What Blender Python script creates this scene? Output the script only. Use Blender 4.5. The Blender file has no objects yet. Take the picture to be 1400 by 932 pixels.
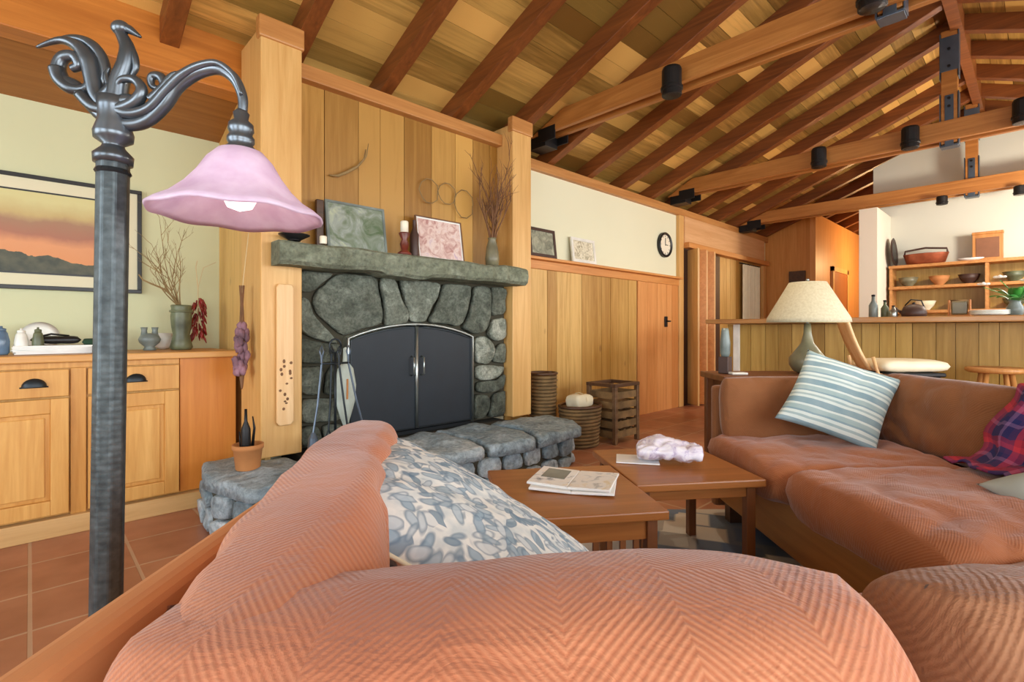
import bpy, bmesh, math, random
from mathutils import Vector, Matrix, noise, Euler
random.seed(7)
R = math.radians
COL = bpy.context.scene.collection
YAW = R(43.7)
SY, CY = math.sin(YAW), math.cos(YAW)
CAMH = 1.0

def C(X, d, z=0.0):
    """point given as metres right of and ahead of the doorway corner we stand in -> room coordinates"""
    return Vector((X*CY + d*SY, -X*SY + d*CY, z))

# ------------------------------------------------------------------ materials
def lin(c):
    out = []
    for v in c:
        v = v/255.0
        out.append(v/12.92 if v <= .04045 else ((v+.055)/1.055)**2.4)
    return (*out, 1.0)

class NT:
    def __init__(s, name):
        s.m = bpy.data.materials.new(name); s.m.use_nodes = True
        s.t = s.m.node_tree; s.n = s.t.nodes; s.l = s.t.links
        s.b = s.n['Principled BSDF']
    def new(s, t, **kw):
        n = s.n.new(t)
        for k, v in kw.items(): setattr(n, k, v)
        return n
    def link(s, a, b): s.l.new(a, b)
    def coord(s, scale=(1,1,1), rot=(0,0,0), loc=(0,0,0), out='Object'):
        tc = s.new('ShaderNodeTexCoord'); mp = s.new('ShaderNodeMapping')
        mp.inputs['Scale'].default_value = scale; mp.inputs['Rotation'].default_value = rot
        mp.inputs['Location'].default_value = loc
        s.link(tc.outputs[out], mp.inputs['Vector']); return mp.outputs[0]
    def noise(s, vec, scale=5, detail=4, rough=.5, dist=0):
        n = s.new('ShaderNodeTexNoise'); s.link(vec, n.inputs['Vector'])
        n.inputs['Scale'].default_value = scale; n.inputs['Detail'].default_value = detail
        n.inputs['Roughness'].default_value = rough; n.inputs['Distortion'].default_value = dist
        return n.outputs['Fac']
    def ramp(s, fac, stops, interp='LINEAR'):
        r = s.new('ShaderNodeValToRGB'); r.color_ramp.interpolation = interp
        e = r.color_ramp.elements
        while len(e) > 1: e.remove(e[-1])
        e[0].position = stops[0][0]; e[0].color = stops[0][1]
        for p, c in stops[1:]:
            k = e.new(p); k.color = c
        s.link(fac, r.inputs[0]); return r.outputs[0]
    def math(s, op, a, b=None, c=None):
        n = s.new('ShaderNodeMath', operation=op)
        for i, v in enumerate((a, b, c)):
            if v is None: continue
            if isinstance(v, (int, float)): n.inputs[i].default_value = v
            else: s.link(v, n.inputs[i])
        return n.outputs[0]
    def mix(s, fac, a, b, mode='MIX'):
        n = s.new('ShaderNodeMix', data_type='RGBA', blend_type=mode)
        for sock, v in ((n.inputs[0], fac), (n.inputs[6], a), (n.inputs[7], b)):
            if isinstance(v, (int, float)): sock.default_value = v
            elif isinstance(v, tuple): sock.default_value = v
            else: s.link(v, sock)
        return n.outputs[2]
    def bump(s, h, strength=.3, dist=.01):
        b = s.new('ShaderNodeBump'); b.inputs['Strength'].default_value = strength
        b.inputs['Distance'].default_value = dist
        s.link(h, b.inputs['Height']); s.link(b.outputs[0], s.b.inputs['Normal'])
    def island(s): return s.new('ShaderNodeNewGeometry').outputs['Random Per Island']
    def set(s, color=None, rough=.5, metal=0, **kw):
        if color is not None:
            if isinstance(color, tuple): s.b.inputs['Base Color'].default_value = color
            else: s.link(color, s.b.inputs['Base Color'])
        s.b.inputs['Roughness'].default_value = rough; s.b.inputs['Metallic'].default_value = metal
        for k, v in kw.items(): s.b.inputs[k.replace('_', ' ')].default_value = v
        return s.m

def plain(name, c, rough=.5, metal=0, var=.12, **kw):
    t = NT(name); v = t.coord()
    n = t.noise(v, 9, 3)
    L = lin(c)
    col = t.ramp(n, [(.3, (L[0]*(1-var), L[1]*(1-var), L[2]*(1-var), 1)), (.7, (min(1,L[0]*(1+var)), min(1,L[1]*(1+var)), min(1,L[2]*(1+var)), 1))])
    return t.set(col, rough, metal, **kw)

def wood(name, dark, light, axis='Z', var=.35, rough=.45, scale=1.0, knots=False, tint=None):
    """grain runs along axis; tone differs from board to board"""
    t = NT(name)
    st = {'X': (.9, 16, 16), 'Y': (16, .9, 16), 'Z': (16, 16, .9)}[axis]
    v = t.coord(tuple(k*scale for k in st))
    isl = t.island()
    add = t.new('ShaderNodeVectorMath', operation='ADD'); t.link(v, add.inputs[0])
    cmb = t.new('ShaderNodeCombineXYZ')
    sh = t.math('MULTIPLY', isl, 37.0)
    for i in range(3): t.link(sh, cmb.inputs[i])
    t.link(cmb.outputs[0], add.inputs[1])
    n1 = t.noise(add.outputs[0], 1.1, 5, .6, 1.2)
    n2 = t.noise(add.outputs[0], 4, 3, .6, .3)
    g = t.math('ADD', t.math('MULTIPLY', n1, .75), t.math('MULTIPLY', n2, .25))
    g = t.math('ADD', g, t.math('MULTIPLY', t.math('SUBTRACT', isl, .5), var))
    col = t.ramp(g, [(.25, lin(dark)), (.5, lin(tuple((a+b)/2 for a, b in zip(dark, light)))), (.75, lin(light))])
    if tint:
        col = t.mix(t.ramp(t.math('FRACT', t.math('MULTIPLY', isl, 7.31)), [(.45, (0,0,0,1)), (.55, (1,1,1,1))]), col, lin(tint), 'MIX') if False else t.mix(t.math('MULTIPLY', t.math('FRACT', t.math('MULTIPLY', isl, 7.31)), .55), col, lin(tint))
    if knots:
        vo = t.new('ShaderNodeTexVoronoi'); vv = t.coord((3,3,1.6)) ; t.link(vv, vo.inputs['Vector']); vo.inputs['Scale'].default_value = 1.3
        k = t.ramp(vo.outputs['Distance'], [(.05, (1,1,1,1)), (.1, (0,0,0,1))])
        col = t.mix(t.math('MULTIPLY', k, .5), col, lin((105, 60, 25)))
    t.bump(g, .15, .004)
    return t.set(col, rough)

def stone(name, cols, sc=6, rough=.75):
    t = NT(name); v = t.coord()
    isl = t.island()
    n = t.noise(v, sc, 8, .65, .6)
    m = t.math('ADD', t.math('MULTIPLY', n, .8), t.math('MULTIPLY', isl, .3))
    k = len(cols)
    col = t.ramp(m, [(.28+.55*i/(k-1), lin(c)) for i, c in enumerate(cols)])
    n2 = t.noise(v, sc*6, 6, .7)
    col = t.mix(.5, col, t.ramp(n2, [(.32, (.12,.12,.12,1)), (.68, (1,1,1,1))]), 'OVERLAY')
    t.bump(t.math('ADD', n, t.math('MULTIPLY', n2, .6)), 1.0, .035)
    return t.set(col, rough)

def fabric(name, base, lightc, period=.17, freq=100, chev=.5, wr=.5):
    t = NT(name); tc = t.new('ShaderNodeTexCoord'); sp = t.new('ShaderNodeSeparateXYZ')
    t.link(tc.outputs['Object'], sp.inputs[0])
    pp = t.math('PINGPONG', sp.outputs[0], period/2)
    yy = t.math('ADD', sp.outputs[1], t.math('MULTIPLY', sp.outputs[2], .8))
    a = t.math('ADD', t.math('MULTIPLY', pp, 1.35), yy)
    v = t.coord()
    w = t.math('MULTIPLY', t.math('ADD', a, t.math('MULTIPLY', t.noise(v, 7, 2), .012)), freq*6.283)
    s = t.math('ADD', t.math('MULTIPLY', t.math('SINE', w), .5), .5)
    patch = t.ramp(t.noise(v, 4, 3), [(.38, (.25,.25,.25,1)), (.6, (1,1,1,1))])
    f = t.math('MULTIPLY', t.math('MULTIPLY', s, chev), patch)
    big = t.noise(v, 5, 4)
    b0 = lin(base); b1 = lin(lightc)
    dk = (b0[0]*.8, b0[1]*.8, b0[2]*.82, 1)
    col = t.mix(f, t.ramp(big, [(.3, dk), (.7, b0)]), b1)
    fine = t.noise(v, 260, 2)
    h = t.math('ADD', t.math('MULTIPLY', s, .22), t.math('MULTIPLY', t.noise(v, 14, 5, .6, .8), 3.2))
    h = t.math('ADD', h, t.math('MULTIPLY', fine, .25))
    t.bump(h, wr, .006)
    return t.set(col, .9, 0, Sheen_Weight=.25, Sheen_Roughness=.4)

MT = {}
MT['board_wall'] = wood('honey_boards', (164,116,46), (218,176,104), 'Z', .45, knots=True)
MT['panel_wall'] = wood('fir_panel_boards', (150,104,36), (208,160,82), 'Z', .7, tint=(140,98,40))
MT['bar_wall'] = wood('bar_boards', (150,112,40), (196,160,84), 'Z', .4)
MT['post'] = wood('fir_post', (200,148,80), (232,190,124), 'Z', .15)
MT['trimx'] = wood('fir_trim', (168,108,52), (212,156,92), 'X', .2)
MT['rail'] = wood('orange_rail', (188,120,58), (226,160,92), 'X', .15)
MT['deck'] = wood('roof_decking', (116,80,30), (232,180,98), 'X', .8, tint=(140,116,54))
MT['deckfar'] = MT['deck']
MT['rafter'] = wood('rafter_wood', (96,50,18), (156,90,40), 'Y', .3)
MT['tie'] = wood('tie_wood', (150,90,36), (204,142,74), 'Y', .2)
MT['header'] = wood('header_wood', (170,98,28), (214,138,56), 'X', .2)
MT['cab'] = wood('cabinet_wood', (192,130,54), (230,178,100), 'Z', .25)
MT['cabx'] = wood('counter_wood', (190,130,64), (228,176,106), 'X', .15)
MT['cabpanel'] = wood('cabinet_orange_panel', (196,116,38), (220,146,62), 'Z', .1)
MT['kick'] = wood('pale_kickboard', (196,152,92), (226,188,130), 'X', .1)
MT['table'] = wood('table_wood', (142,84,38), (186,120,62), 'X', .2, rough=.35)
MT['tabledark'] = wood('table_frame_wood', (96,54,26), (142,86,44), 'Z', .2)
MT['stool'] = wood('stool_wood', (170,108,50), (216,156,90), 'Z', .2)
MT['darkwood'] = wood('dark_walnut', (60,38,24), (98,66,42), 'X', .2)
MT['bartop'] = wood('bar_top_wood', (164,112,62), (204,154,98), 'Y', .15, rough=.3)
MT['plaque'] = wood('pale_plaque_wood', (216,166,108), (240,202,150), 'Z', .1)
MT['railwood'] = wood('sofa_rail_wood', (196,128,80), (226,164,112), 'Y', .1, rough=.55)
MT['plinth'] = wood('sofa_plinth_wood', (150,96,44), (186,130,68), 'Y', .1)
MT['log'] = wood('log_bark', (84,60,40), (140,108,72), 'X', .3)
MT['stone_sur'] = stone('grey_green_stone', [(56,60,50), (96,102,90), (136,142,128), (196,200,186)], 10)
MT['stone_mantel'] = stone('mantel_stone', [(84,88,70), (120,126,106), (160,166,146)], 5)
MT['stone_hearth'] = stone('blue_grey_stone', [(84,96,102), (126,142,148), (162,176,182), (204,212,212)], 5)
MT['mortar'] = plain('dark_mortar', (70,66,52), .95)
MT['iron'] = plain('blackened_iron', (44,50,54), .42, .6)
MT['steel'] = plain('black_steel', (34,32,32), .45, .5)
MT['steelblue'] = plain('blued_steel', (92,104,118), .35, .6)
MT['chrome'] = plain('dull_nickel', (170,176,172), .28, .9)
MT['pewter'] = plain('pewter_bronze', (92,98,104), .3, .75, .35)
def hammered():
    t = NT('ribbed_pewter_pole'); v = t.coord()
    sp = t.new('ShaderNodeSeparateXYZ'); t.link(v, sp.inputs[0])
    w = t.math('SINE', t.math('MULTIPLY', sp.outputs[2], 620.0))
    n = t.noise(v, 70, 4)
    t.bump(t.math('ADD', t.math('MULTIPLY', w, .10), t.math('MULTIPLY', n, .6)), .3, .002)
    col = t.ramp(n, [(.3, lin((50,56,58))), (.7, lin((78,85,87)))])
    return t.set(col, .42, .6)
MT['polemetal'] = hammered()
MT['mesh'] = plain('black_fire_mesh', (26,34,42), .55, .1)
MT['soot'] = plain('sooty_firebrick', (26,28,30), .9)
MT['bellow'] = plain('grey_white_leather', (176,184,172), .6, 0, .2)
MT['white'] = plain('white_ceramic', (232,230,220), .35)
MT['paper'] = plain('white_paper', (236,236,232), .6, 0, .05)
MT['blk'] = plain('black_plastic', (22,22,24), .4)
MT['green_glz'] = plain('mottled_green_glaze', (98,104,78), .4, 0, .5)
MT['grey_cer'] = plain('grey_stoneware', (118,128,124), .35, 0, .3)
MT['olive_cer'] = plain('olive_ceramic', (124,118,92), .35, 0, .3)
MT['red'] = plain('dried_red_chilli', (140,36,34), .4, 0, .4)
MT['purple'] = plain('dried_purple_flowers', (134,98,108), .9, 0, .5)
MT['string'] = plain('pale_string', (206,188,146), .8)
MT['twig'] = plain('grey_twig', (140,116,76), .85, 0, .3)
MT['twigd'] = plain('brown_twig', (120,84,56), .85, 0, .3)
MT['terra'] = plain('terracotta', (190,126,72), .8)
MT['soil'] = plain('dark_soil', (48,36,28), .95)
MT['cream'] = plain('cream_linen', (226,216,186), .85, 0, .05)
MT['cushcream'] = plain('cream_vinyl', (240,228,196), .6, 0, .06)
MT['leaf'] = plain('green_leaf', (62,134,52), .45, 0, .4)
MT['petal'] = plain('white_petal', (244,240,230), .5, 0, .05)
MT['wicker'] = plain('brown_wicker', (120,94,58), .8, 0, .4)
MT['copper'] = plain('copper_pan', (158,84,54), .4, .4, .3)
MT['blue_glass'] = plain('blue_glass_jar', (92,116,140), .2, 0, .3)
MT['book_r'] = plain('brown_cover', (130,84,56), .6)
MT['amber'] = plain('red_candle_glass', (110,46,34), .3, 0, .3)
MT['wax'] = plain('cream_wax', (240,232,210), .5, 0, .04)
MT['rose'] = plain('rosewood_dark', (70,46,38), .5)

def wall_paint(name, c):
    t = NT(name); v = t.coord()
    n = t.noise(v, 60, 4)
    L = lin(c)
    col = t.ramp(t.noise(v, 1.3, 3), [(.3, (L[0]*.96, L[1]*.96, L[2]*.95, 1)), (.7, L)])
    t.bump(n, .12, .003)
    return t.set(col, .85)
MT['plaster'] = wall_paint('cream_plaster', (232,230,200))
MT['plasterk'] = wall_paint('white_plaster', (214,214,200))
MT['plasterg'] = wall_paint('pale_green_cream_plaster', (208,210,172))

def tiles():
    t = NT('terracotta_tiles'); v = t.coord()
    b = t.new('ShaderNodeTexBrick'); t.link(v, b.inputs['Vector'])
    b.offset = 0; b.squash = 1
    b.inputs['Scale'].default_value = 1; b.inputs['Brick Width'].default_value = .33; b.inputs['Row Height'].default_value = .33
    b.inputs['Mortar Size'].default_value = .007; b.inputs['Mortar Smooth'].default_value = .3
    b.inputs['Color1'].default_value = lin((158,98,70)); b.inputs['Color2'].default_value = lin((184,120,86))
    b.inputs['Mortar'].default_value = lin((196,166,136)); b.inputs['Bias'].default_value = 0
    n = t.noise(v, 6, 5)
    col = t.mix(.35, b.outputs['Color'], t.ramp(n, [(.3, lin((130,84,62))), (.7, lin((196,142,110)))]))
    t.bump(t.math('SUBTRACT', t.math('MULTIPLY', n, .2), b.outputs['Fac']), .3, .005)
    return t.set(col, .38)
MT['tile'] = tiles()

def shade_glass():
    t = NT('pink_frosted_glass')
    v = t.coord((1,1,1)); n = t.noise(v, 30, 3)
    col = t.ramp(n, [(.3, lin((222,198,220))), (.7, lin((238,222,238)))])
    t.set(col, .35)
    tr = t.new('ShaderNodeBsdfTranslucent'); t.link(col, tr.inputs[0])
    mx = t.new('ShaderNodeMixShader'); mx.inputs[0].default_value = .45
    t.link(t.b.outputs[0], mx.inputs[1]); t.link(tr.outputs[0], mx.inputs[2])
    t.link(mx.outputs[0], t.n['Material Output'].inputs[0])
    return t.m
MT['pinkglass'] = shade_glass()

def linen_shade():
    t = NT('cream_shade_cloth')
    v = t.coord(); n = t.noise(v, 80, 3)
    col = t.ramp(n, [(.3, lin((222,212,180))), (.7, lin((238,230,202)))])
    t.set(col, .8)
    tr = t.new('ShaderNodeBsdfTranslucent'); t.link(col, tr.inputs[0])
    mx = t.new('ShaderNodeMixShader'); mx.inputs[0].default_value = .3
    t.link(t.b.outputs[0], mx.inputs[1]); t.link(tr.outputs[0], mx.inputs[2])
    t.link(mx.outputs[0], t.n['Material Output'].inputs[0])
    return t.m
MT['lampshade'] = linen_shade()

def emis(name, c, s):
    t = NT(name); t.set(lin(c), .4)
    t.b.inputs['Emission Color'].default_value = lin(c); t.b.inputs['Emission Strength'].default_value = s
    return t.m
MT['bulb'] = emis('lit_bulb', (255,236,230), 1.6)
MT['spotface'] = plain('spot_reflector', (150,150,150), .3, .8)

def glass_pane():
    t = NT('window_glass')
    g = t.new('ShaderNodeBsdfGlossy'); g.inputs['Roughness'].default_value = .02
    tr = t.new('ShaderNodeBsdfTransparent'); mx = t.new('ShaderNodeMixShader'); mx.inputs[0].default_value = .06
    t.link(tr.outputs[0], mx.inputs[1]); t.link(g.outputs[0], mx.inputs[2])
    t.link(mx.outputs[0], t.n['Material Output'].inputs[0]); return t.m
MT['pane'] = glass_pane()

MT['sofa'] = fabric('rust_herringbone', (184,110,74), (224,164,122), chev=.4, wr=.35)
MT['sofam'] = fabric('orange_brown_herringbone', (172,102,60), (208,150,104), chev=.25, wr=.35)
MT['sofab'] = fabric('brown_rust_herringbone', (142,88,48), (182,128,84), chev=.25, wr=.35)
MT['sofac'] = fabric('dusty_rust_herringbone', (166,114,80), (204,152,112), chev=.25, wr=.5)  # same sofa cloth, with the near corner's shade put into a browner colour

def stripe_fab():
    t = NT('blue_white_stripes'); tc = t.new('ShaderNodeTexCoord'); sp = t.new('ShaderNodeSeparateXYZ')
    t.link(tc.outputs['Object'], sp.inputs[0])
    f = t.math('FRACT', t.math('MULTIPLY', t.math('ADD', sp.outputs[1], 1.0), 9.0))
    b, w, g = lin((108,140,152)), lin((214,222,214)), lin((150,172,172))
    col = t.ramp(f, [(0, b), (.28, w), (.40, g), (.5, w), (.62, b), (.7, g), (.9, w)], 'CONSTANT')
    v = t.coord(); t.bump(t.noise(v, 22, 4), .5, .006)
    return t.set(t.mix(.25, col, t.ramp(t.noise(v, 12, 4), [(.3, g), (.7, w)])), .9)
MT['stripe'] = stripe_fab()

def floral_fab():
    t = NT('blue_leaf_print'); v = t.coord()
    col = t.ramp(t.noise(v, 28, 4), [(.35, lin((206,214,214))), (.6, lin((234,235,229)))])
    for q, (ang, sx_, sy_) in enumerate(((.6, 19, 40), (-.7, 17, 44), (1.9, 21, 46), (1.1, 18, 40), (-.2, 20, 42))):
        vr = t.coord((1, 1, 1), (0, 0, ang))
        mp = t.new('ShaderNodeMapping'); wn = t.new('ShaderNodeTexNoise'); wn.inputs['Scale'].default_value = 14; t.link(vr, wn.inputs['Vector']); wa = t.new('ShaderNodeVectorMath', operation='MULTIPLY_ADD'); t.link(wn.outputs['Color'], wa.inputs[0]); wa.inputs[1].default_value = (.035,.035,.035); t.link(vr, wa.inputs[2]); t.link(wa.outputs[0], mp.inputs['Vector']); mp.inputs['Scale'].default_value = (sx_, sy_, 8)
        vo = t.new('ShaderNodeTexVoronoi'); t.link(mp.outputs[0], vo.inputs['Vector']); vo.inputs['Scale'].default_value = 1.0
        leafm = t.ramp(vo.outputs['Distance'], [(.40, (1,1,1,1)), (.50, (0,0,0,1))])
        rnd_ = t.new('ShaderNodeSeparateColor'); t.link(vo.outputs['Color'], rnd_.inputs[0])
        sel = t.math('MULTIPLY', t.math('GREATER_THAN', rnd_.outputs[0], .4), .85)
        tone = t.ramp(rnd_.outputs[1], [(.15, lin((120,146,164))), (.4, lin((176,194,204))), (.6, lin((226,230,228))), (.85, lin((150,174,190)))])
        vein = t.ramp(vo.outputs['Distance'], [(.30, (0,0,0,1)), (.42, (.8,.8,.8,1))])
        tone = t.mix(vein, tone, lin((92,120,142)))
        col = t.mix(t.math('MULTIPLY', leafm, sel), col, tone)
    t.bump(t.noise(v, 18, 4), .3, .005)
    return t.set(col, .9)
MT['floral'] = floral_fab()

def plaid():
    t = NT('red_blue_plaid'); tc = t.new('ShaderNodeTexCoord'); sp = t.new('ShaderNodeSeparateXYZ')
    t.link(tc.outputs['UV'], sp.inputs[0])
    def band(o, off):
        f = t.math('FRACT', t.math('ADD', t.math('MULTIPLY', o, 7.5), off))
        return t.ramp(f, [(0, lin((46,36,84))), (.32, lin((150,34,60))), (.46, lin((196,52,72))), (.62, lin((74,44,92))), (.78, lin((36,40,96))), (.9, lin((128,96,140)))], 'CONSTANT')
    a = band(sp.outputs[0], .1); b = band(sp.outputs[1], .35)
    v = t.coord(); t.bump(t.noise(v, 30, 4), .3, .005)
    return t.set(t.mix(.5, a, b), .95)
MT['plaid'] = plaid()

def rug_mat():
    t = NT('woven_rug'); v = t.coord((1,1,1), (0,0,.35))
    b = t.new('ShaderNodeTexVoronoi', distance='CHEBYCHEV'); t.link(v, b.inputs['Vector']); b.inputs['Scale'].default_value = 5.5
    col = t.ramp(b.outputs['Color'], [(.1, lin((216,208,196))), (.3, lin((92,110,140))), (.42, lin((176,168,158))), (.55, lin((128,146,172))), (.68, lin((224,218,206))), (.86, lin((150,122,100)))], 'CONSTANT')
    ed = t.ramp(b.outputs['Distance'], [(.42, (0,0,0,1)), (.50, (1,1,1,1))])
    col = t.mix(ed, col, lin((110,122,140)))
    t.bump(t.noise(v, 150, 2), .4, .004)
    return t.set(col, .95)
MT['rug'] = rug_mat()

def landscape():
    """framed sunset picture: pale sky, rusty cloud bank, orange band, dark hills"""
    t = NT('sunset_picture'); tc = t.new('ShaderNodeTexCoord'); sp = t.new('ShaderNodeSeparateXYZ')
    t.link(tc.outputs['Object'], sp.inputs[0])
    v = t.coord(); n = t.noise(v, 6, 5); n3 = t.noise(v, 22, 4)
    h = t.math('ADD', sp.outputs[2], t.math('ADD', t.math('MULTIPLY', n, .09), t.math('MULTIPLY', n3, .03)))
    hs = t.math('MULTIPLY', sp.outputs[0], .12)
    sky = t.ramp(t.math('MULTIPLY', h, 1.7), [(.3, lin((214,140,84))), (.52, lin((216,148,100))), (.62, lin((166,108,84))), (.74, lin((160,120,92))), (.82, lin((190,166,110))), (.95, lin((206,198,140)))])
    hill = t.math('LESS_THAN', t.math('ADD', h, hs), .29)
    return t.set(t.mix(hill, sky, t.ramp(n3, [(.3, lin((52,58,48))), (.7, lin((88,88,68)))])), .5)
MT['landscape'] = landscape()

def art(name, cols, sc):
    t = NT(name); v = t.coord()
    n = t.noise(v, sc, 5, .6, 1.2)
    return t.set(t.ramp(n, [(.32+.36*i/(len(cols)-1), lin(c)) for i, c in enumerate(cols)]), .45)
MT['art_green'] = art('green_hillside_photo', [(84,104,72), (120,132,112), (150,158,150), (186,194,160)], 8)
MT['art_pink'] = art('pink_watercolour', [(176,128,124), (208,174,166), (228,208,200), (198,170,186)], 14)
MT['art_lake'] = art('grey_lake_picture', [(108,112,96), (150,152,132), (184,184,160)], 12)
MT['art_town'] = art('pale_sketch', [(150,140,110), (222,214,188), (236,230,208)], 24)
MT['mag'] = art('magazine_print', [(120,130,140), (236,236,232), (240,238,232), (228,214,180)], 12)
MT['bag'] = art('lilac_paper', [(176,160,196), (232,226,240), (246,244,248)], 22)

# ------------------------------------------------------------------ mesh helper
class MB:
    def __init__(s): s.v = []; s.f = []; s.uv = None
    def add(s, vs, fs, M=None):
        o = len(s.v)
        s.v += [tuple(M @ Vector(p)) if M else tuple(p) for p in vs]
        s.f += [tuple(o+i for i in f) for f in fs]; return s
    def box(s, x0, x1, y0, y1, z0, z1, M=None):
        vs = [(x, y, z) for z in (z0, z1) for y in (y0, y1) for x in (x0, x1)]
        return s.add(vs, [(0,2,3,1), (4,5,7,6), (0,1,5,4), (2,6,7,3), (0,4,6,2), (1,3,7,5)], M)
    def prism(s, poly, a0, a1, axis='z', M=None):
        n = len(poly)
        ar = sum(poly[i][0]*poly[(i+1)%n][1]-poly[(i+1)%n][0]*poly[i][1] for i in range(n))
        if ar < 0: poly = poly[::-1]
        def P(p, a):
            return {'z': (p[0], p[1], a), 'y': (p[0], a, p[1]), 'x': (a, p[0], p[1])}[axis]
        vs = [P(p, a0) for p in poly]+[P(p, a1) for p in poly]
        fs = [tuple(range(n-1, -1, -1)), tuple(range(n, 2*n))]+[(i, (i+1)%n, n+(i+1)%n, n+i) for i in range(n)]
        if axis == 'y': fs = [f[::-1] for f in fs]
        return s.add(vs, fs, M)
    def tube(s, pts, r, seg=10, M=None, cap=True):
        pts = [Vector(p) for p in pts]; n = len(pts)
        rs = list(r) if isinstance(r, (list, tuple)) else [r]*n
        vs = []; up = None
        for i, p in enumerate(pts):
            t = (pts[min(i+1, n-1)]-pts[max(i-1, 0)])
            t = t.normalized() if t.length > 1e-9 else Vector((0,0,1))
            if up is None:
                up = Vector((0,0,1)) if abs(t.z) < .9 else Vector((1,0,0))
            a = up - t*up.dot(t)
            if a.length < 1e-6: a = t.orthogonal()
            a.normalize(); b = t.cross(a); up = a
            for k in range(seg):
                w = 2*math.pi*k/seg
                vs.append(p+(a*math.cos(w)+b*math.sin(w))*rs[i])
        fs = [(i*seg+k, i*seg+(k+1)%seg, (i+1)*seg+(k+1)%seg, (i+1)*seg+k) for i in range(n-1) for k in range(seg)]
        if cap: fs += [tuple(range(seg-1, -1, -1)), tuple((n-1)*seg+k for k in range(seg))]
        return s.add(vs, fs, M)
    def lathe(s, prof, c=(0,0,0), seg=24, M=None, wave=None):
        vs = []; n = len(prof)
        for i, (r, z) in enumerate(prof):
            for k in range(seg):
                w = 2*math.pi*k/seg
                rr, dz = (r, 0) if not wave else wave(r, z, w)
                vs.append((c[0]+rr*math.cos(w), c[1]+rr*math.sin(w), c[2]+z+dz))
        fs = [(i*seg+k, i*seg+(k+1)%seg, (i+1)*seg+(k+1)%seg, (i+1)*seg+k) for i in range(n-1) for k in range(seg)]
        if prof[0][0] > 1e-5: fs.append(tuple(range(seg-1, -1, -1)))
        if prof[-1][0] > 1e-5: fs.append(tuple((n-1)*seg+k for k in range(seg)))
        return s.add(vs, fs, M)
    def ball(s, c, r, seg=12, rings=8, sc=(1,1,1), M=None, amp=0, seed=0):
        prof = [(math.sin(math.pi*i/rings), -math.cos(math.pi*i/rings)) for i in range(rings+1)]
        vs = []
        for pr, pz in prof:
            for k in range(seg):
                w = 2*math.pi*k/seg
                p = Vector((pr*math.cos(w), pr*math.sin(w), pz))
                q = 1+amp*noise.noise(p*1.5+Vector((seed*3.1, seed, 0))) if amp else 1
                vs.append((c[0]+p.x*r*sc[0]*q, c[1]+p.y*r*sc[1]*q, c[2]+p.z*r*sc[2]*q))
        fs = [(i*seg+k, i*seg+(k+1)%seg, (i+1)*seg+(k+1)%seg, (i+1)*seg+k) for i in range(rings) for k in range(seg)]
        return s.add(vs, fs, M)
    def relief(s, poly, out, depth, frame, seed=0, gap=.006, rough=.35, sub=5):
        """a rounded stone with this outline; frame(u,v,h) -> point; h grows outwards"""
        n = len(poly); cx = sum(p[0] for p in poly)/n; cy = sum(p[1] for p in poly)/n
        pts = []
        for i in range(n):
            a, b = poly[i], poly[(i+1)%n]
            L = math.hypot(b[0]-a[0], b[1]-a[1]); m = max(2, int(L/.035))
            for j in range(m):
                t = j/m; pts.append((a[0]+(b[0]-a[0])*t, a[1]+(b[1]-a[1])*t))
        # soften corners
        N = len(pts)
        for _ in range(1 if rough > .36 else 2):
            pts = [((pts[i-1][0]+2*pts[i][0]+pts[(i+1)%N][0])/4, (pts[i-1][1]+2*pts[i][1]+pts[(i+1)%N][1])/4) for i in range(N)]
        size = sum(math.hypot(p[0]-cx, p[1]-cy) for p in pts)/N
        rings = [(1, 0), (1, .68), (.97, .90), (.92, .99), (.7, 1), (.45, 1), (.2, 1)]
        vs = []
        for k, h in rings:
            for (x, y) in pts:
                dx, dy = x-cx, y-cy
                g = max(.3, 1-gap/size)
                px, py = cx+dx*k*g, cy+dy*k*g
                nz = noise.fractal(Vector((px*5+seed*7.3, py*5, seed*1.7)), 1.0, 2.0, 4)
                if h > 0: hh = depth*h*(1+rough*nz)
                else: hh = 0
                jx = .006*noise.noise(Vector((px*22, py*22, seed)))
                vs.append(tuple(frame(px+jx, py-jx, out+hh)))
        nr = len(rings)
        nz = noise.fractal(Vector((cx*5+seed*7.3, cy*5, seed*1.7)), 1.0, 2.0, 4)
        vs.append(tuple(frame(cx, cy, out+depth*(1+rough*nz))))
        fs = [(i*N+k, i*N+(k+1)%N, (i+1)*N+(k+1)%N, (i+1)*N+k) for i in range(nr-1) for k in range(N)]
        fs += [((nr-1)*N+k, (nr-1)*N+(k+1)%N, nr*N) for k in range(N)]
        fs.append(tuple(range(N-1, -1, -1)))
        return s.add(vs, fs)
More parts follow.
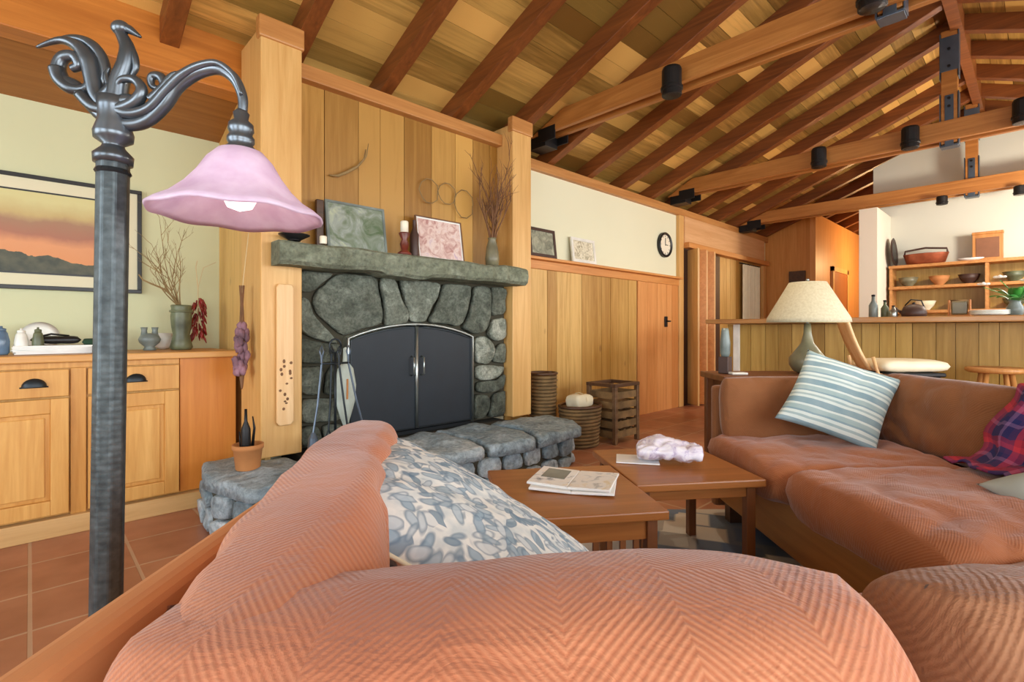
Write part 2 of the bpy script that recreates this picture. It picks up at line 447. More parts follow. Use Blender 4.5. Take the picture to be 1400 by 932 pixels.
    def cushion(s, a, b, h, M, e=.32, n=30, seed=0, amp=.012, pinch=.0, pw=4, sag=0, fr=3.0):
        """puffed cushion, a wide, b deep, h thick about its own centre"""
        def pt(i, j, sg):
            u = -1+2*i/n; v = -1+2*j/n
            u = math.copysign(abs(u)**.8, u); v = math.copysign(abs(v)**.8, v)
            pu = max(0, 1-abs(u)**pw); pv = max(0, 1-abs(v)**pw)
            t = (pu*pv)**e
            x = a/2*u*(1-pinch*(1-v*v)) ; y = b/2*v*(1-pinch*(1-u*u))
            if not pinch:
                x *= math.sqrt(1-.10*v**4); y *= math.sqrt(1-.10*u**4)
            p = Vector((x, y, sg*h/2*t))
            q = p*fr+Vector((seed*5.1, seed*2.3, sg*1.5))
            nn = noise.fractal(q, 1.0, 2.1, 4)
            rid = 1-abs(noise.noise(q*1.7+Vector((3, 1, 7))))*2
            p.z += sg*amp*(nn*1.2+max(0, rid-.55)*-1.6)*min(1, t*1.6)
            p.x += amp*.7*noise.noise(q*1.3)*(.4+t); p.y += amp*.7*noise.noise(q*1.3+Vector((9,9,9)))*(.4+t)
            p.z -= sag*(1-u*u)*(1-v*v)
            return p
        vs = []; top = {}; bot = {}
        for i in range(n+1):
            for j in range(n+1):
                top[i, j] = len(vs); vs.append(pt(i, j, 1))
        for i in range(n+1):
            for j in range(n+1):
                if i in (0, n) or j in (0, n): bot[i, j] = top[i, j]
                else: bot[i, j] = len(vs); vs.append(pt(i, j, -1))
        fs = []
        for i in range(n):
            for j in range(n):
                fs.append((top[i,j], top[i+1,j], top[i+1,j+1], top[i,j+1]))
                fs.append((bot[i,j], bot[i,j+1], bot[i+1,j+1], bot[i+1,j]))
        return s.add(vs, fs, M)
    def build(s, name, mat, parent=None, smooth=False, bevel=0, seg=2, sub=0):
        me = bpy.data.meshes.new(name); me.from_pydata(s.v, [], s.f); me.update()
        if smooth:
            me.polygons.foreach_set('use_smooth', [True]*len(me.polygons))
        if s.uv is not None:
            uvl = me.uv_layers.new(name='UVMap')
            for lp in me.loops: uvl.data[lp.index].uv = s.uv[lp.vertex_index]
        me.materials.append(MT[mat] if isinstance(mat, str) else mat)
        o = bpy.data.objects.new(name, me); COL.objects.link(o)
        if parent: o.parent = parent
        if bevel:
            b = o.modifiers.new('Bevel', 'BEVEL'); b.width = bevel; b.segments = seg; b.limit_method = 'ANGLE'; b.angle_limit = R(40)
        if sub:
            m = o.modifiers.new('Sub', 'SUBSURF'); m.levels = sub; m.render_levels = sub
        if smooth == 'auto':
            pass
        return o

def tag(o, label, cat, group=None, kind=None):
    o['label'] = label; o['category'] = cat
    if group: o['group'] = group
    if kind: o['kind'] = kind
    return o
def thing(name, label, cat, loc=(0,0,0), rotz=0, group=None, kind=None):
    o = bpy.data.objects.new(name, None); COL.objects.link(o); o.empty_display_size = .05
    o.location = loc; o.rotation_euler = (0, 0, rotz)
    return tag(o, label, cat, group, kind)
def struct(o): o['kind'] = 'structure'; return o
def kids(o): return list(o.children)
def copy_tree(o, label=None, parent=None):
    c = o.copy(); COL.objects.link(c)
    if parent is not None: c.parent = parent
    if label: c['label'] = label
    for ch in kids(o): copy_tree(ch, None, c)
    return c
def T(x=0, y=0, z=0): return Matrix.Translation((x, y, z))
def RX(a): return Matrix.Rotation(R(a), 4, 'X')
def RY(a): return Matrix.Rotation(R(a), 4, 'Y')
def RZ(a): return Matrix.Rotation(R(a), 4, 'Z')

# ------------------------------------------------------------------ dimensions
PW = 3.25            # long wall (fireplace side)
PB = -2.25           # window wall opposite
PR = .5              # ridge
ZP = 2.55            # plate
SL = .40             # roof slope
XL, XE = -2.6, 12.6
XK = 8.2             # kitchen end wall
DT = .135              # rafter depth

# ------------------------------------------------------------------ floor
struct(MB().box(XL-.1, XE+.1, PB-.1, 3.95, -.1, 0).build('floor', 'tile'))

# ------------------------------------------------------------------ board walls
def boards(x0, x1, z0, z1, y, th=.02, w=.14, seed=1, jitter=.3, gap=.004, axis='x', relief=.004):
    rnd = random.Random(seed); m = MB(); x = x0
    while x < x1-1e-4:
        ww = w*(1+rnd.uniform(-jitter, jitter)); xe = min(x+ww, x1)
        if x1-xe < w*.35: xe = x1
        off = rnd.uniform(0, relief)
        if axis == 'x': m.box(x+gap/2, xe-gap/2, y+off, y+th, z0, z1)
        else: m.box(y-th, y-off, x+gap/2, xe-gap/2, z0, z1) if th > 0 else m.box(y+off, y-th, x+gap/2, xe-gap/2, z0, z1)
        x = xe
    return m

# fireplace wall to the right of the chimney breast
m = MB()
m.box(2.99, XK+.95, PW, PW+.12, 0, 2.55)
m.box(.97, 2.99, PW+.0, PW+.12, 0, 2.7)
wr = struct(m.build('wall_right', 'plaster'))
boards(3.0, 5.08, 0.0, 1.58, PW-.022, seed=3, w=.155).build('wall_boards', 'board_wall', wr)
mb = boards(5.1, 6.04, 0.0, 1.56, PW-.03, seed=5, w=.19)
mb.build('wall_boards', wood('orange_boards', (190,120,58), (226,160,96), 'Z', .35), wr)
MB().box(3.0, 6.04, PW-.04, PW+.0, 1.56, 1.64).box(3.0, 6.04, PW-.10, PW+.0, 1.64, 1.665).build('wall_ledge', 'rail', wr, bevel=.004)
# crown trim under the rafters
t1 = struct(MB().box(2.99, 9.1, PW-.05, PW+.02, 2.47, 2.56).build('trim_1', 'trimx', bevel=.005))
t2 = struct(MB().box(6.04, 6.16, PW-.045, PW+.02, 0, 2.5).build('trim_2', 'post', bevel=.005))
# folding-door opening beyond the post
hd = MB().box(6.16, 8.9, PW-.06, PW, 2.12, 2.47)
struct(hd.build('trim_3', wood('header_pale', (206,152,100), (232,188,140), 'X', .1), bevel=.004))
struct(MB().box(6.16, 8.95, PW-.12, PW+.0, 2.06, 2.13).build('trim_4', 'rail', bevel=.004))
boards(7.25, 9.1, 0, 2.06, PW-.02, seed=9, w=.16).build('wall_boards', 'board_wall', wr)
struct(MB().box(8.86, 8.98, PW-.06, PW, 0, 2.06).build('trim_5', 'post', bevel=.005))
# folding door
fd = thing('folding_door', 'wooden folding door of narrow leaves in the opening beyond the clock', 'door', (6.22, PW-.135, 0), kind='thing')
MB().box(-.06, 1.03, .10, .12, 0, 2.05).build('back_panel', 'rose', fd)  # dark sheet standing in for the shade in the recess behind the leaves
for k in range(5):
    a = 62 if k % 2 == 0 else -62
    x = .02+k*.115
    Mx = T(x, 0, 0) @ RZ(a)
    MB().box(-.11, .11, -.014, .014, .02, 2.04, Mx).build('leaf', 'rail' if k % 2 else 'post', fd, bevel=.003)
cu = MB()
pts = []
NC = 46
for i in range(NC+1):
    pts.append((i/NC*.62, -.028*math.sin(i*1.15)-.03))
vs = [(p[0], p[1], z) for z in (.05, 2.0) for p in pts]+[(p[0], p[1]+.004, z) for z in (.05, 2.0) for p in pts]
q = NC+1
fs = [(i, i+1, q+i+1, q+i) for i in range(NC)]+[(2*q+i, 3*q+i, 3*q+i+1, 2*q+i+1) for i in range(NC)]
cu.add(vs, fs)
cr = thing('curtain', 'pale cream gathered curtain beside the folding door', 'curtain', (7.95, PW-.055, 0))
cu.build('cloth', 'cream', cr, smooth=True)
MB().tube([(-.06, -.01, 2.02), (.70, -.01, 2.02)], .010).build('rod', 'steel', cr, smooth=True)

# hall at the far end
wh = struct(boards(2.5, PW, 0, 2.95, 9.1, th=-.02, seed=21, w=.2, axis='y').box(9.1, 9.2, 2.52, PW, 0, 2.84).build('wall_hall', wood('hall_boards', (196,128,56), (226,166,92), 'Z', .2)))
struct(MB().box(9.08, 12.6, 2.48, 2.56, 0, 2.86).build('wall_hall_side', wood('hall_side_boards', (214,140,70), (236,176,110), 'Z', .15)))
struct(MB().box(XE, XE+.1, PB, PW, 0, 3.8).build('wall_hall_end', 'plaster'))
d3 = struct(MB().box(10.0, 10.85, 2.45, 2.48, 0, 2.0).build('door_1', wood('hall_door', (150,84,34), (186,112,54), 'Z', .1), bevel=.004))
MB().box(9.92, 10.0, 2.44, 2.48, 0, 2.08).box(10.85, 10.93, 2.44, 2.48, 0, 2.08).box(9.92, 10.93, 2.44, 2.48, 2.0, 2.08).build('door_frame', 'post', d3)
d4 = struct(MB().box(9.04, 9.075, 2.62, 2.86, 0, 1.95).build('door_2', 'darkwood'))

# kitchen end wall (gable) and stub pillar
struct(MB().prism([(PB, 0), (1.55, 0), (1.55, 3.16), (PR, 3.58), (PB, 2.5)], XK, XK+.12, 'x').build('wall_kitchen', 'plasterk'))
struct(MB().box(7.42, XK, 1.36, 1.55, 0, 2.48).build('wall_stub', wall_paint('pillar_plaster', (236,226,208)), bevel=.004))

# alcove walls
struct(MB().box(XL, .93, 3.85, 3.95, 0, 2.42).build('wall_alcove', 'plasterg'))
struct(boards(2.93, 3.85, 0, 2.6, .93, th=-.03, seed=31, w=.2, axis='y').box(.93, .96, PW, 3.85, 0, 2.6).build('wall_alcove_side', 'board_wall'))
struct(MB().box(XL, .93, 3.27, 3.42, 2.39, 2.72).build('trim_6', 'header', bevel=.006))
# alcove soffit slopes with the roof
struct(MB().prism([(3.42, 2.40), (3.86, 2.26), (3.86, 2.46), (3.42, 2.58)], XL, .93, 'x').build('ceiling_alcove', wood('alcove_soffit', (128,78,30), (168,110,52), 'X', .2)))

# left end wall with window and back wall with windows
def wall_with_windows(name, x0, x1, zt, wins, axis, pos, th=.12, gable=None):
    m = MB()
    def bx(a0, a1, z0, z1):
        if a1-a0 < 1e-4 or z1-z0 < 1e-4: return
        if axis == 'x': m.box(a0, a1, pos-th, pos, z0, z1)
        else: m.box(pos-th, pos, a0, a1, z0, z1)
    a = x0
    for (w0, w1, zb, ztp) in wins:
        bx(a, w0, 0, zt); bx(w0, w1, 0, zb); bx(w0, w1, ztp, zt); a = w1
    bx(a, x1, 0, zt)
    if gable: m.prism(gable, pos-th, pos, 'x')
    struct(m.build(name, 'plaster'))
    return m
WB = [(-2.0, .2, .5, 2.25), (.6, 2.8, .5, 2.25), (3.2, 5.0, .5, 2.25), (5.6, 7.4, 1.1, 2.2)]
wall_with_windows('wall_back', XL, XE, 2.55, WB, 'x', PB)
WL = [(-1.6, .3, .5, 2.3), (.8, 2.6, .5, 2.3)]
wall_with_windows('wall_left', PB, 3.95, 2.55, WL, 'y', XL, gable=[(PB, 2.5), (PW+.1, 2.5), (PR, 3.62)])
wi = 1
for (w0, w1, zb, zt) in WB:
    o = struct(MB().box(w0, w1, PB-.10, PB-.04, zb, zb+.06).box(w0, w1, PB-.10, PB-.04, zt-.06, zt).box(w0, w0+.06, PB-.10, PB-.04, zb+.06, zt-.06)
        .box(w1-.06, w1, PB-.10, PB-.04, zb+.06, zt-.06).box((w0+w1)/2-.03, (w0+w1)/2+.03, PB-.10, PB-.04, zb+.06, zt-.06).build(f'window_{wi}', 'post'))
    MB().box(w0+.05, w1-.05, PB-.073, PB-.067, zb+.05, zt-.05).build('pane', 'pane', o); wi += 1
for (w0, w1, zb, zt) in WL:
    o = struct(MB().box(XL-.10, XL-.04, w0, w1, zb, zb+.06).box(XL-.10, XL-.04, w0, w1, zt-.06, zt).box(XL-.10, XL-.04, w0, w0+.06, zb+.06, zt-.06)
        .box(XL-.10, XL-.04, w1-.06, w1, zb+.06, zt-.06).build(f'window_{wi}', 'post'))
    MB().box(XL-.073, XL-.067, w0+.05, w1-.05, zb+.05, zt-.05).build('pane', 'pane', o); wi += 1

# ------------------------------------------------------------------ roof: decking boards + rafters
RS, R0 = .605, .55
def zroof(y): return ZP+SL*((PW-y) if y >= PR else (y-PB))
dk = MB(); rnd = random.Random(4)
ks = [R0+RS*k for k in range(-6, 20)]
bw = .15
for i in range(len(ks)-1):
    xa, xb = ks[i], ks[i+1]
    for side in (1, -1):
        L = (PW+.7-PR)
        nb = int(L/bw)
        for j in range(nb):
            y0 = PR+side*(j*L/nb); y1 = PR+side*((j+1)*L/nb-.004)
            def z(y): return ZP+DT*1.06+SL*((PW-y) if side == 1 else (y-PB))
            jj = rnd.uniform(0, .003)
            za, zb = z(y0)+jj, z(y1)+jj
            vs = [(xa, y0, za), (xb, y0, za), (xb, y1, zb), (xa, y1, zb), (xa, y0, za+.02), (xb, y0, za+.02), (xb, y1, zb+.02), (xa, y1, zb+.02)]
            dk.add(vs, [(0,1,2,3), (7,6,5,4), (0,4,5,1), (1,5,6,2), (2,6,7,3), (3,7,4,0)])
        # solid roof above
ceil = struct(dk.build('ceiling', 'deck'))
MB().prism([(PW+.8, ZP+DT+.03+SL*(-.8)), (PR, ZP+DT+.03+SL*(PW-PR)), (PB-.8, ZP+DT+.03-SL*.8), (PB-.8, ZP+DT+.1-SL*.8), (PR, ZP+DT+.12+SL*(PW-PR)), (PW+.8, ZP+DT+.1-SL*.8)], XL-.3, XE+.3, 'x').build('roof_slab', 'rafter', ceil)

LEN = (PW+.12-PR)
def rafter_mesh(side):
    m = MB(); w = .045
    y0, y1 = (0, -LEN+.03) if side == 1 else (0, LEN-.03)
    zz = SL*(LEN-.03); dz = DT*1.06+.005
    vs = []
    for x in (-w, w):
        vs += [(x, y0, 0), (x, y1, zz), (x, y1, zz+dz), (x, y0, dz)]
    m.add(vs, [(0,1,2,3), (7,6,5,4), (0,4,5,1), (1,5,6,2), (2,6,7,3), (3,7,4,0)])
    bm = bmesh.new(); 
    return m
def mkraft(side, label, group):
    o = rafter_mesh(side).build('ceiling_rafter', 'rafter', None, bevel=.004)
    return tag(o, label, 'rafter', group, 'thing')
prl = mkraft(1, 'brown exposed rafter rising from the fireplace wall to the ridge', 'rafters on the fireplace side of the ridge')
prr = mkraft(-1, 'brown exposed rafter on the roof slope beyond the ridge', 'rafters beyond the ridge')
first = True
for k in range(-3, 19):
    x = R0+RS*k
    if x < XL+.1 or x > 12.3: continue
    o = prl if first else prl.copy()
    if not first: COL.objects.link(o)
    o.location = (x, PW+.12, ZP-SL*.12)
    if x > 2.6:
        q = prr if 'used' not in prr.keys() else prr.copy()
        if q is not prr: COL.objects.link(q)
        else: prr['used'] = 1
        q.location = (x, PB-.12, ZP-SL*.12)
    first = False
if 'used' in prr.keys():
    for o in COL.objects:
        if 'used' in o.keys(): del o['used']
rb = MB().box(XL, XE, PR-.04, PR+.04, 3.60, 3.84).build('ridge_beam', 'rafter')
tag(rb, 'long brown ridge beam along the top of the ceiling', 'beam', kind='thing')

# ------------------------------------------------------------------ trusses
def truss(s, zb, h, label, names, kp_bottom, spots, w=.09):
    t = thing('roof_truss', label, 'truss', (s, PW, 0), kind='thing')
    m = MB()
    dkz = ZP+DT*1.06-.012
    yb_ = min(-.02, -(zb-dkz)/SL); yt_ = -(zb+h-dkz)/SL
    yb2 = max(PB-PW+.02, PB-PW+(zb-dkz)/SL); yt2 = PB-PW+(zb+h-dkz)/SL
    for dx in (-w*.5-.02, w*.5+.02):
        m.prism([(yb_, zb), (yt_, zb+h), (yt2, zb+h), (yb2, zb)], dx-.022, dx+.022, 'x')
    m.build('tie_beam', 'tie', t, bevel=.004)
    # king post with steel straps
    yk = PR-PW+.05
    MB().box(-.045, .045, yk-.055, yk+.055, zb-.02, 3.62).build('king_post', 'tie', t, bevel=.004)
    st = MB()
    for sy in (-1, 1):
        a = yk+sy*.058
        st.box(-.05, .05, min(a, a+sy*.008), max(a, a+sy*.008), zb-.04, zb+.42)
        st.box(-.05, .05, min(a, a+sy*.008), max(a, a+sy*.008), 3.2, 3.6)
    st.box(-.05, .05, yk-.06, yk+.06, zb-.05, zb-.035)
    for sx in (-1, 1):
        a = sx*.047
        st.box(min(a, a+sx*.006), max(a, a+sx*.006), yk-.062, yk+.062, 3.26, 3.56)
        st.box(min(a, a+sx*.006), max(a, a+sx*.006), yk-.03, yk+.03, zb-.05, zb+.40)
    st.build('steel_strap', 'steelblue', t, bevel=.002)
    bo = MB()
    for zz in (zb+.02, zb+.1, zb+.3, zb+.37, 3.3, 3.45):
        for sx in (-1, 1):
            Mx = T(sx*.055, yk, zz) @ RY(90*sx)
            bo.lathe([(0, 0), (.012, 0), (.012, .008), (0, .009)], seg=8, M=Mx)
    bo.build('bolt', 'steel', t)
    MB().box(-.08, .08, -.26, -.06, zb-.10, zb-.002).box(-.09, -.08, -.38, -.18, zb-.07, zb+.05).box(.08, .09, -.38, -.18, zb-.07, zb+.05).build('wall_shoe', 'steel', t, bevel=.003)
    return t
truss(3.34, 2.71, .16, 'heavy tie beam truss nearest the fireplace, end beside the right column', None, 0, 0)
truss(5.86, 2.65, .17, 'middle roof truss with bolted king post above the bar', None, 0, 0)
truss(7.95, 2.585, .16, 'far roof truss with king post in front of kitchen wall', None, 0, 0)

def spot(label):
    t = thing('ceiling_spotlight', label, 'spotlight', group='black can spotlights clamped to the beams')
    MB().lathe([(.052, 0), (.056, .004), (.056, .15), (.05, .165), (0, .165)], seg=20).lathe([(.058, .03), (.062, .034), (.062, .05), (.058, .054)], seg=20).build('can', 'steel', t, smooth=False, bevel=0)
    MB().lathe([(0, .012), (.03, .012), (.05, .002), (.05, .0)], seg=20).build('reflector', 'spotface', t, smooth=True)
    MB().box(-.085, -.05, -.02, .02, .06, .1).build('bracket', 'steelblue', t, bevel=.002)
    return t
sp0 = spot('black can spotlight alone on the beam nearest the fireplace')
SPOTS = [((3.34, 1.73, 2.585), None), ((3.34, .60, 2.66), 'black can spotlight high on the nearest beam, cut by the picture top'),
         ((5.86, 1.52, 2.61), 'black can spotlight on the middle beam, farther from its king post'), ((5.86, .80, 2.61), 'black can spotlight on the middle beam just beside its king post'),
         ((5.86, .09, 2.63), 'black can spotlight on middle beam at the picture edge, past the king post'),
         ((7.95, .80, 2.47), 'small dark spotlight under the farthest beam before the king post'), ((7.95, .15, 2.46), 'small dark spotlight under the farthest beam past the king post')]
for i, (p, lb) in enumerate(SPOTS):
    o = sp0 if i == 0 else copy_tree(sp0, lb)
    dx = -.185 if i < 5 else -.17
    o.location = (p[0]+dx, p[1], p[2])
    o.rotation_euler = (0, 0, math.pi)
    o.scale = (1.18, 1.18, 1.15)
    if i >= 5: o.scale = (.95, .95, .6)

# ------------------------------------------------------------------ chimney breast
def column(name, x0, x1, lab):
    t = thing(name, lab, 'column', ((x0+x1)/2, 2.9, 0), kind='thing')
    w = (x1-x0)/2
    zb = .3
    MB().box(-w, w, 0, .35, zb, 2.64).build('shaft', 'post', t, bevel=.006)
    MB().box(-w-.012, w+.012, -.012, .05, 2.58, 2.70).build('cap_block', 'trimx', t, bevel=.01)
    return t
column('wooden_column', .90, 1.12, 'tall square wooden column between buffet and fireplace')
column('wooden_column', 2.78, 2.99, 'square wooden column on the right side of the fireplace')
# upper panel with boards
cp = struct(boards(1.12, 2.78, 1.3, 2.5, 3.08, th=.03, w=.21, seed=12, jitter=.25).box(1.12, 2.78, 3.115, 3.25, 1.3, 2.6).build('wall_chimney', 'panel_wall'))
struct(MB().box(1.12, 2.78, 3.02, 3.12, 2.49, 2.58).build('trim_7', 'trimx', bevel=.006))

# fireplace
fp = thing('stone_fireplace', 'fieldstone fireplace with stone mantel and arched opening', 'fireplace', (1.95, 3.0, .3))
ox, oy, oz = 1.95, 3.0, .3
bk = MB()
# backing with arched opening, mortar
def arch(n=12, x0=1.41, x1=2.43, zs=.95, zc=1.045, z0=.3):
    cx = (x0+x1)/2; w = (x1-x0)/2; h = zc-zs; r = (w*w+h*h)/(2*h); cz = zc-r
    a = math.asin(w/r); pts = []
    for i in range(n+1):
        t = a-2*a*i/n
        pts.append((cx+r*math.sin(t), cz+r*math.cos(t)))
    return pts  # from right to left
AR = arch()
out_poly = [(1.125, .3), (1.125, 1.35), (2.775, 1.35), (2.775, .3), (2.43, .3)] + AR + [(1.41, .3)]
# build as strips to keep faces convex
def loc(x, y, z): return (x-ox, y-oy, z-oz)
bk.box(1.125-ox, 1.41-ox, 0, .2, 0, 1.05); bk.box(2.43-ox, 2.775-ox, 0, .2, 0, 1.05)
for i in range(len(AR)-1):
    (xa, za), (xb, zb) = AR[i+1], AR[i]
    vs = []
    for y in (0, .2):
        vs += [(xa-ox, y, za-oz), (xb-ox, y, zb-oz), (xb-ox, y, 1.05), (xa-ox, y, 1.05)]
    bk.add(vs, [(0,1,2,3), (7,6,5,4), (0,4,5,1), (2,6,7,3), (1,5,6,2), (0,3,7,4)])
bk.build('mortar_backing', 'mortar', fp)
fr = lambda u, v, h: (u-ox, -h, v-oz)
sb = MB(); sd = 0
# voussoirs: fan of big stones over the arch up to the mantel
A = [(1.41, .90), (1.50, .955), (1.66, 1.01), (1.83, 1.035), (2.03, 1.035), (2.20, 1.005), (2.34, .955), (2.43, .90)]
def up(p, dx, dz): return (p[0]+dx, p[1]+dz)
VS = [
 [(1.40,.95),(1.52,1.0),(1.66,1.03),(1.66,1.16),(1.63,1.345),(1.36,1.345),(1.20,1.20),(1.22,1.10)],
 [(1.675,1.015),(1.86,1.04),(1.87,1.09),(1.79,1.23),(1.76,1.345),(1.64,1.345),(1.67,1.17)],
 [(1.875,1.045),(2.00,1.045),(2.02,1.10),(2.10,1.23),(2.13,1.335),(1.78,1.345),(1.82,1.22)],
 [(2.015,1.045),(2.20,1.035),(2.30,1.01),(2.37,1.12),(2.42,1.335),(2.15,1.335),(2.11,1.21)],
 [(2.31,1.01),(2.44,.955),(2.55,.99),(2.60,1.10),(2.60,1.335),(2.44,1.335),(2.39,1.12)],
 [(1.13,1.21),(1.20,1.215),(1.35,1.345),(1.13,1.345)],
 [(1.13,.98),(1.25,.93),(1.38,.90),(1.21,1.09),(1.19,1.19),(1.13,1.19)],
 [(2.61,1.10),(2.77,1.12),(2.77,1.335),(2.61,1.335)],
 [(2.56,.96),(2.64,.90),(2.77,.92),(2.77,1.10),(2.61,1.08)],
 [(2.45,.74),(2.60,.72),(2.66,.80),(2.63,.89),(2.54,.96),(2.44,.94)],
 [(2.62,.74),(2.77,.72),(2.77,.90),(2.67,.88)],
 [(2.45,.62),(2.55,.60),(2.70,.62),(2.77,.70),(2.62,.72),(2.45,.73)],
 [(2.45,.52),(2.62,.50),(2.77,.54),(2.77,.66),(2.69,.60),(2.46,.60)],
 [(2.43,.31),(2.56,.31),(2.60,.42),(2.56,.50),(2.44,.51)],
 [(2.57,.31),(2.77,.31),(2.77,.52),(2.63,.49),(2.61,.40)],
 [(1.13,.80),(1.28,.79),(1.39,.83),(1.40,.91),(1.25,.92),(1.13,.96)],
 [(1.13,.62),(1.25,.60),(1.28,.78),(1.13,.79)],
 [(1.27,.60),(1.39,.60),(1.39,.82),(1.30,.77)],
 [(1.13,.45),(1.39,.44),(1.39,.58),(1.13,.60)],
 [(1.13,.31),(1.27,.31),(1.25,.43),(1.13,.44)],
 [(1.28,.31),(1.39,.31),(1.39,.43),(1.26,.43)],
]
for i, poly in enumerate(VS):
    sb.relief(poly, 0, .055 if i < 5 else .045, fr, seed=i+1, gap=.004, rough=.55)
sb.build('stone_surround', 'stone_sur', fp, smooth=True)
# mantel slab: irregular front
ms = MB()
N = 40; top = []; bot = []
front = []
for i in range(N+1):
    x = .95+(2.81-.95)*i/N
    y = 2.75+.018*noise.noise(Vector((x*3, 1, 0)))+.02*abs(noise.noise(Vector((x*7, 5, 0))))
    front.append((x, y))
def mz(x, top_): 
    return (1.475+.012*noise.noise(Vector((x*4, 9, 0)))) if top_ else (1.348+.02*noise.noise(Vector((x*3, 2, 0)))-(.015 if 1.6 < x < 1.9 else 0))
prof = []
vs = []; fs = []
for i, (x, y) in enumerate(front):
    yb = 2.893 if (x < 1.13 or x > 2.77) else 3.08
    zt, zb_ = mz(x, True), mz(x, False)
    ring = [(x, y+.03, zb_), (x, y+.006, zb_+.02), (x, y+.012*noise.noise(Vector((x*9, 0, 3))), (zt+zb_)/2), (x, y+.004, zt-.015), (x, y+.025, zt), (x, yb, zt), (x, yb, zb_)]
    vs += [loc(*p) for p in ring]
K = 7
for i in range(N):
    for k in range(K):
        fs.append((i*K+k, i*K+(k+1)%K, (i+1)*K+(k+1)%K, (i+1)*K+k))
fs += [tuple(range(K-1, -1, -1)), tuple(N*K+k for k in range(K))]
ms.add(vs, fs); ms.build('mantel_shelf', 'stone_mantel', fp)
# firebox interior
fb = MB()
fb.box(1.41-ox, 1.44-ox, .16, .62, 0, .75).box(2.40-ox, 2.43-ox, .16, .62, 0, .75).box(1.41-ox, 2.43-ox, .6, .63, 0, .75).box(1.41-ox, 2.43-ox, .16, .63, .72, .76).box(1.41-ox, 2.43-ox, .0, .63, -.02, .004)
# firescreen
fs_ = thing('fire_screen', 'arched black mesh fire doors with nickel trim in the fireplace', 'fire screen', (1.92, 2.96, .305))
ax = 1.92
inner = arch(14, 1.425, 2.415, .945, 1.035)
def door(xa, xb):
    m = MB(); pts = [p for p in inner if xa-1e-6 <= p[0] <= xb+1e-6]
    def zt(x):
        for i in range(len(inner)-1):
            (x1_, z1), (x0_, z0) = inner[i], inner[i+1]
            if x0_-1e-9 <= x <= x1_+1e-9: return z0+(z1-z0)*(x-x0_)/(x1_-x0_)
        return .9
    xs = [xa+(xb-xa)*i/8 for i in range(9)]
    poly = [(xa-ax, .02)]+[(xb-ax, .02)]+[(x-ax, zt(x)-.305-.02) for x in reversed(xs)]
    m.prism(poly, 0, .006, 'y'); return m, poly
for (xa, xb) in ((1.44, 1.915), (1.925, 2.40)):
    m, poly = door(xa, xb)
    dd = m.build('door', 'mesh', fs_)
    edge = [(p[0], -.004, p[1]) for p in poly]+[(poly[0][0], -.004, poly[0][1])]
    MB().tube(edge, .006, 6).build('door_frame', 'iron', dd)
    hx = xb-ax-.035 if xb < 1.92 else xa-ax+.035
    MB().tube([(hx, -.004, .38), (hx, -.035, .39), (hx, -.035, .50), (hx, -.004, .51)], .006, 6).build('handle', 'chrome', dd, smooth=True)
a3 = [(p[0]-ax, 0, p[1]-.305+.0) for p in inner]
MB().tube([(a3[0][0], 0, 0)]+a3+[(a3[-1][0], 0, 0)], .011, 8).tube([(0, -.004, .02), (0, -.004, .715)], .012, 8).build('arch_frame', 'chrome', fs_, smooth=True)
fb.build('firebox', 'soot', fp)

# hearth of flagstones over rubble
he = thing('stone_hearth', 'raised blue-grey flagstone hearth below the fireplace', 'hearth', (1.9, 2.7, 0))
hx, hy = 1.9, 2.7
HB = [(.68, 3.12), (.62, 2.75), (.72, 2.38), (1.2, 2.30), (1.75, 2.34), (2.3, 2.28), (2.9, 2.36), (3.04, 2.6), (3.02, 2.88)]
MB().prism([(x*.985+.03-hx, y+.03-hy) for x, y in HB[:-1]]+[(2.98-hx, 2.89-hy)]+[(1.13-hx, 2.99-hy), (.89-hx, 2.97-hy), (.89-hx, 3.1-hy)], 0, .24, 'z').box(1.125-hx, 2.775-hx, 2.8-hy, 3.24-hy, 0, .27).build('rubble_core', 'mortar', he)
fl = MB(); frt = lambda u, v, h: (u-hx, v-hy, h)
FL = [
 [(.66,3.10),(.60,2.8),(.70,2.40),(1.0,2.34),(1.08,2.55),(1.02,2.88),(.89,2.90),(.89,3.12)],
 [(1.01,2.34),(1.45,2.27),(1.52,2.5),(1.45,2.9),(1.13,2.89),(1.09,2.56)],
 [(1.46,2.27),(1.98,2.28),(2.05,2.5),(2.0,2.92),(1.47,2.94),(1.54,2.5)],
 [(2.0,2.27),(2.36,2.22),(2.5,2.5),(2.48,2.92),(2.02,2.93),(2.07,2.5)],
 [(2.38,2.24),(2.92,2.30),(3.08,2.55),(3.05,2.87),(2.5,2.90),(2.52,2.5)],
]
for i, p in enumerate(FL): fl.relief(p, .225, .075, frt, seed=40+i, gap=.006, rough=.25)
fl.build('flagstones', 'stone_hearth', he, smooth=True)
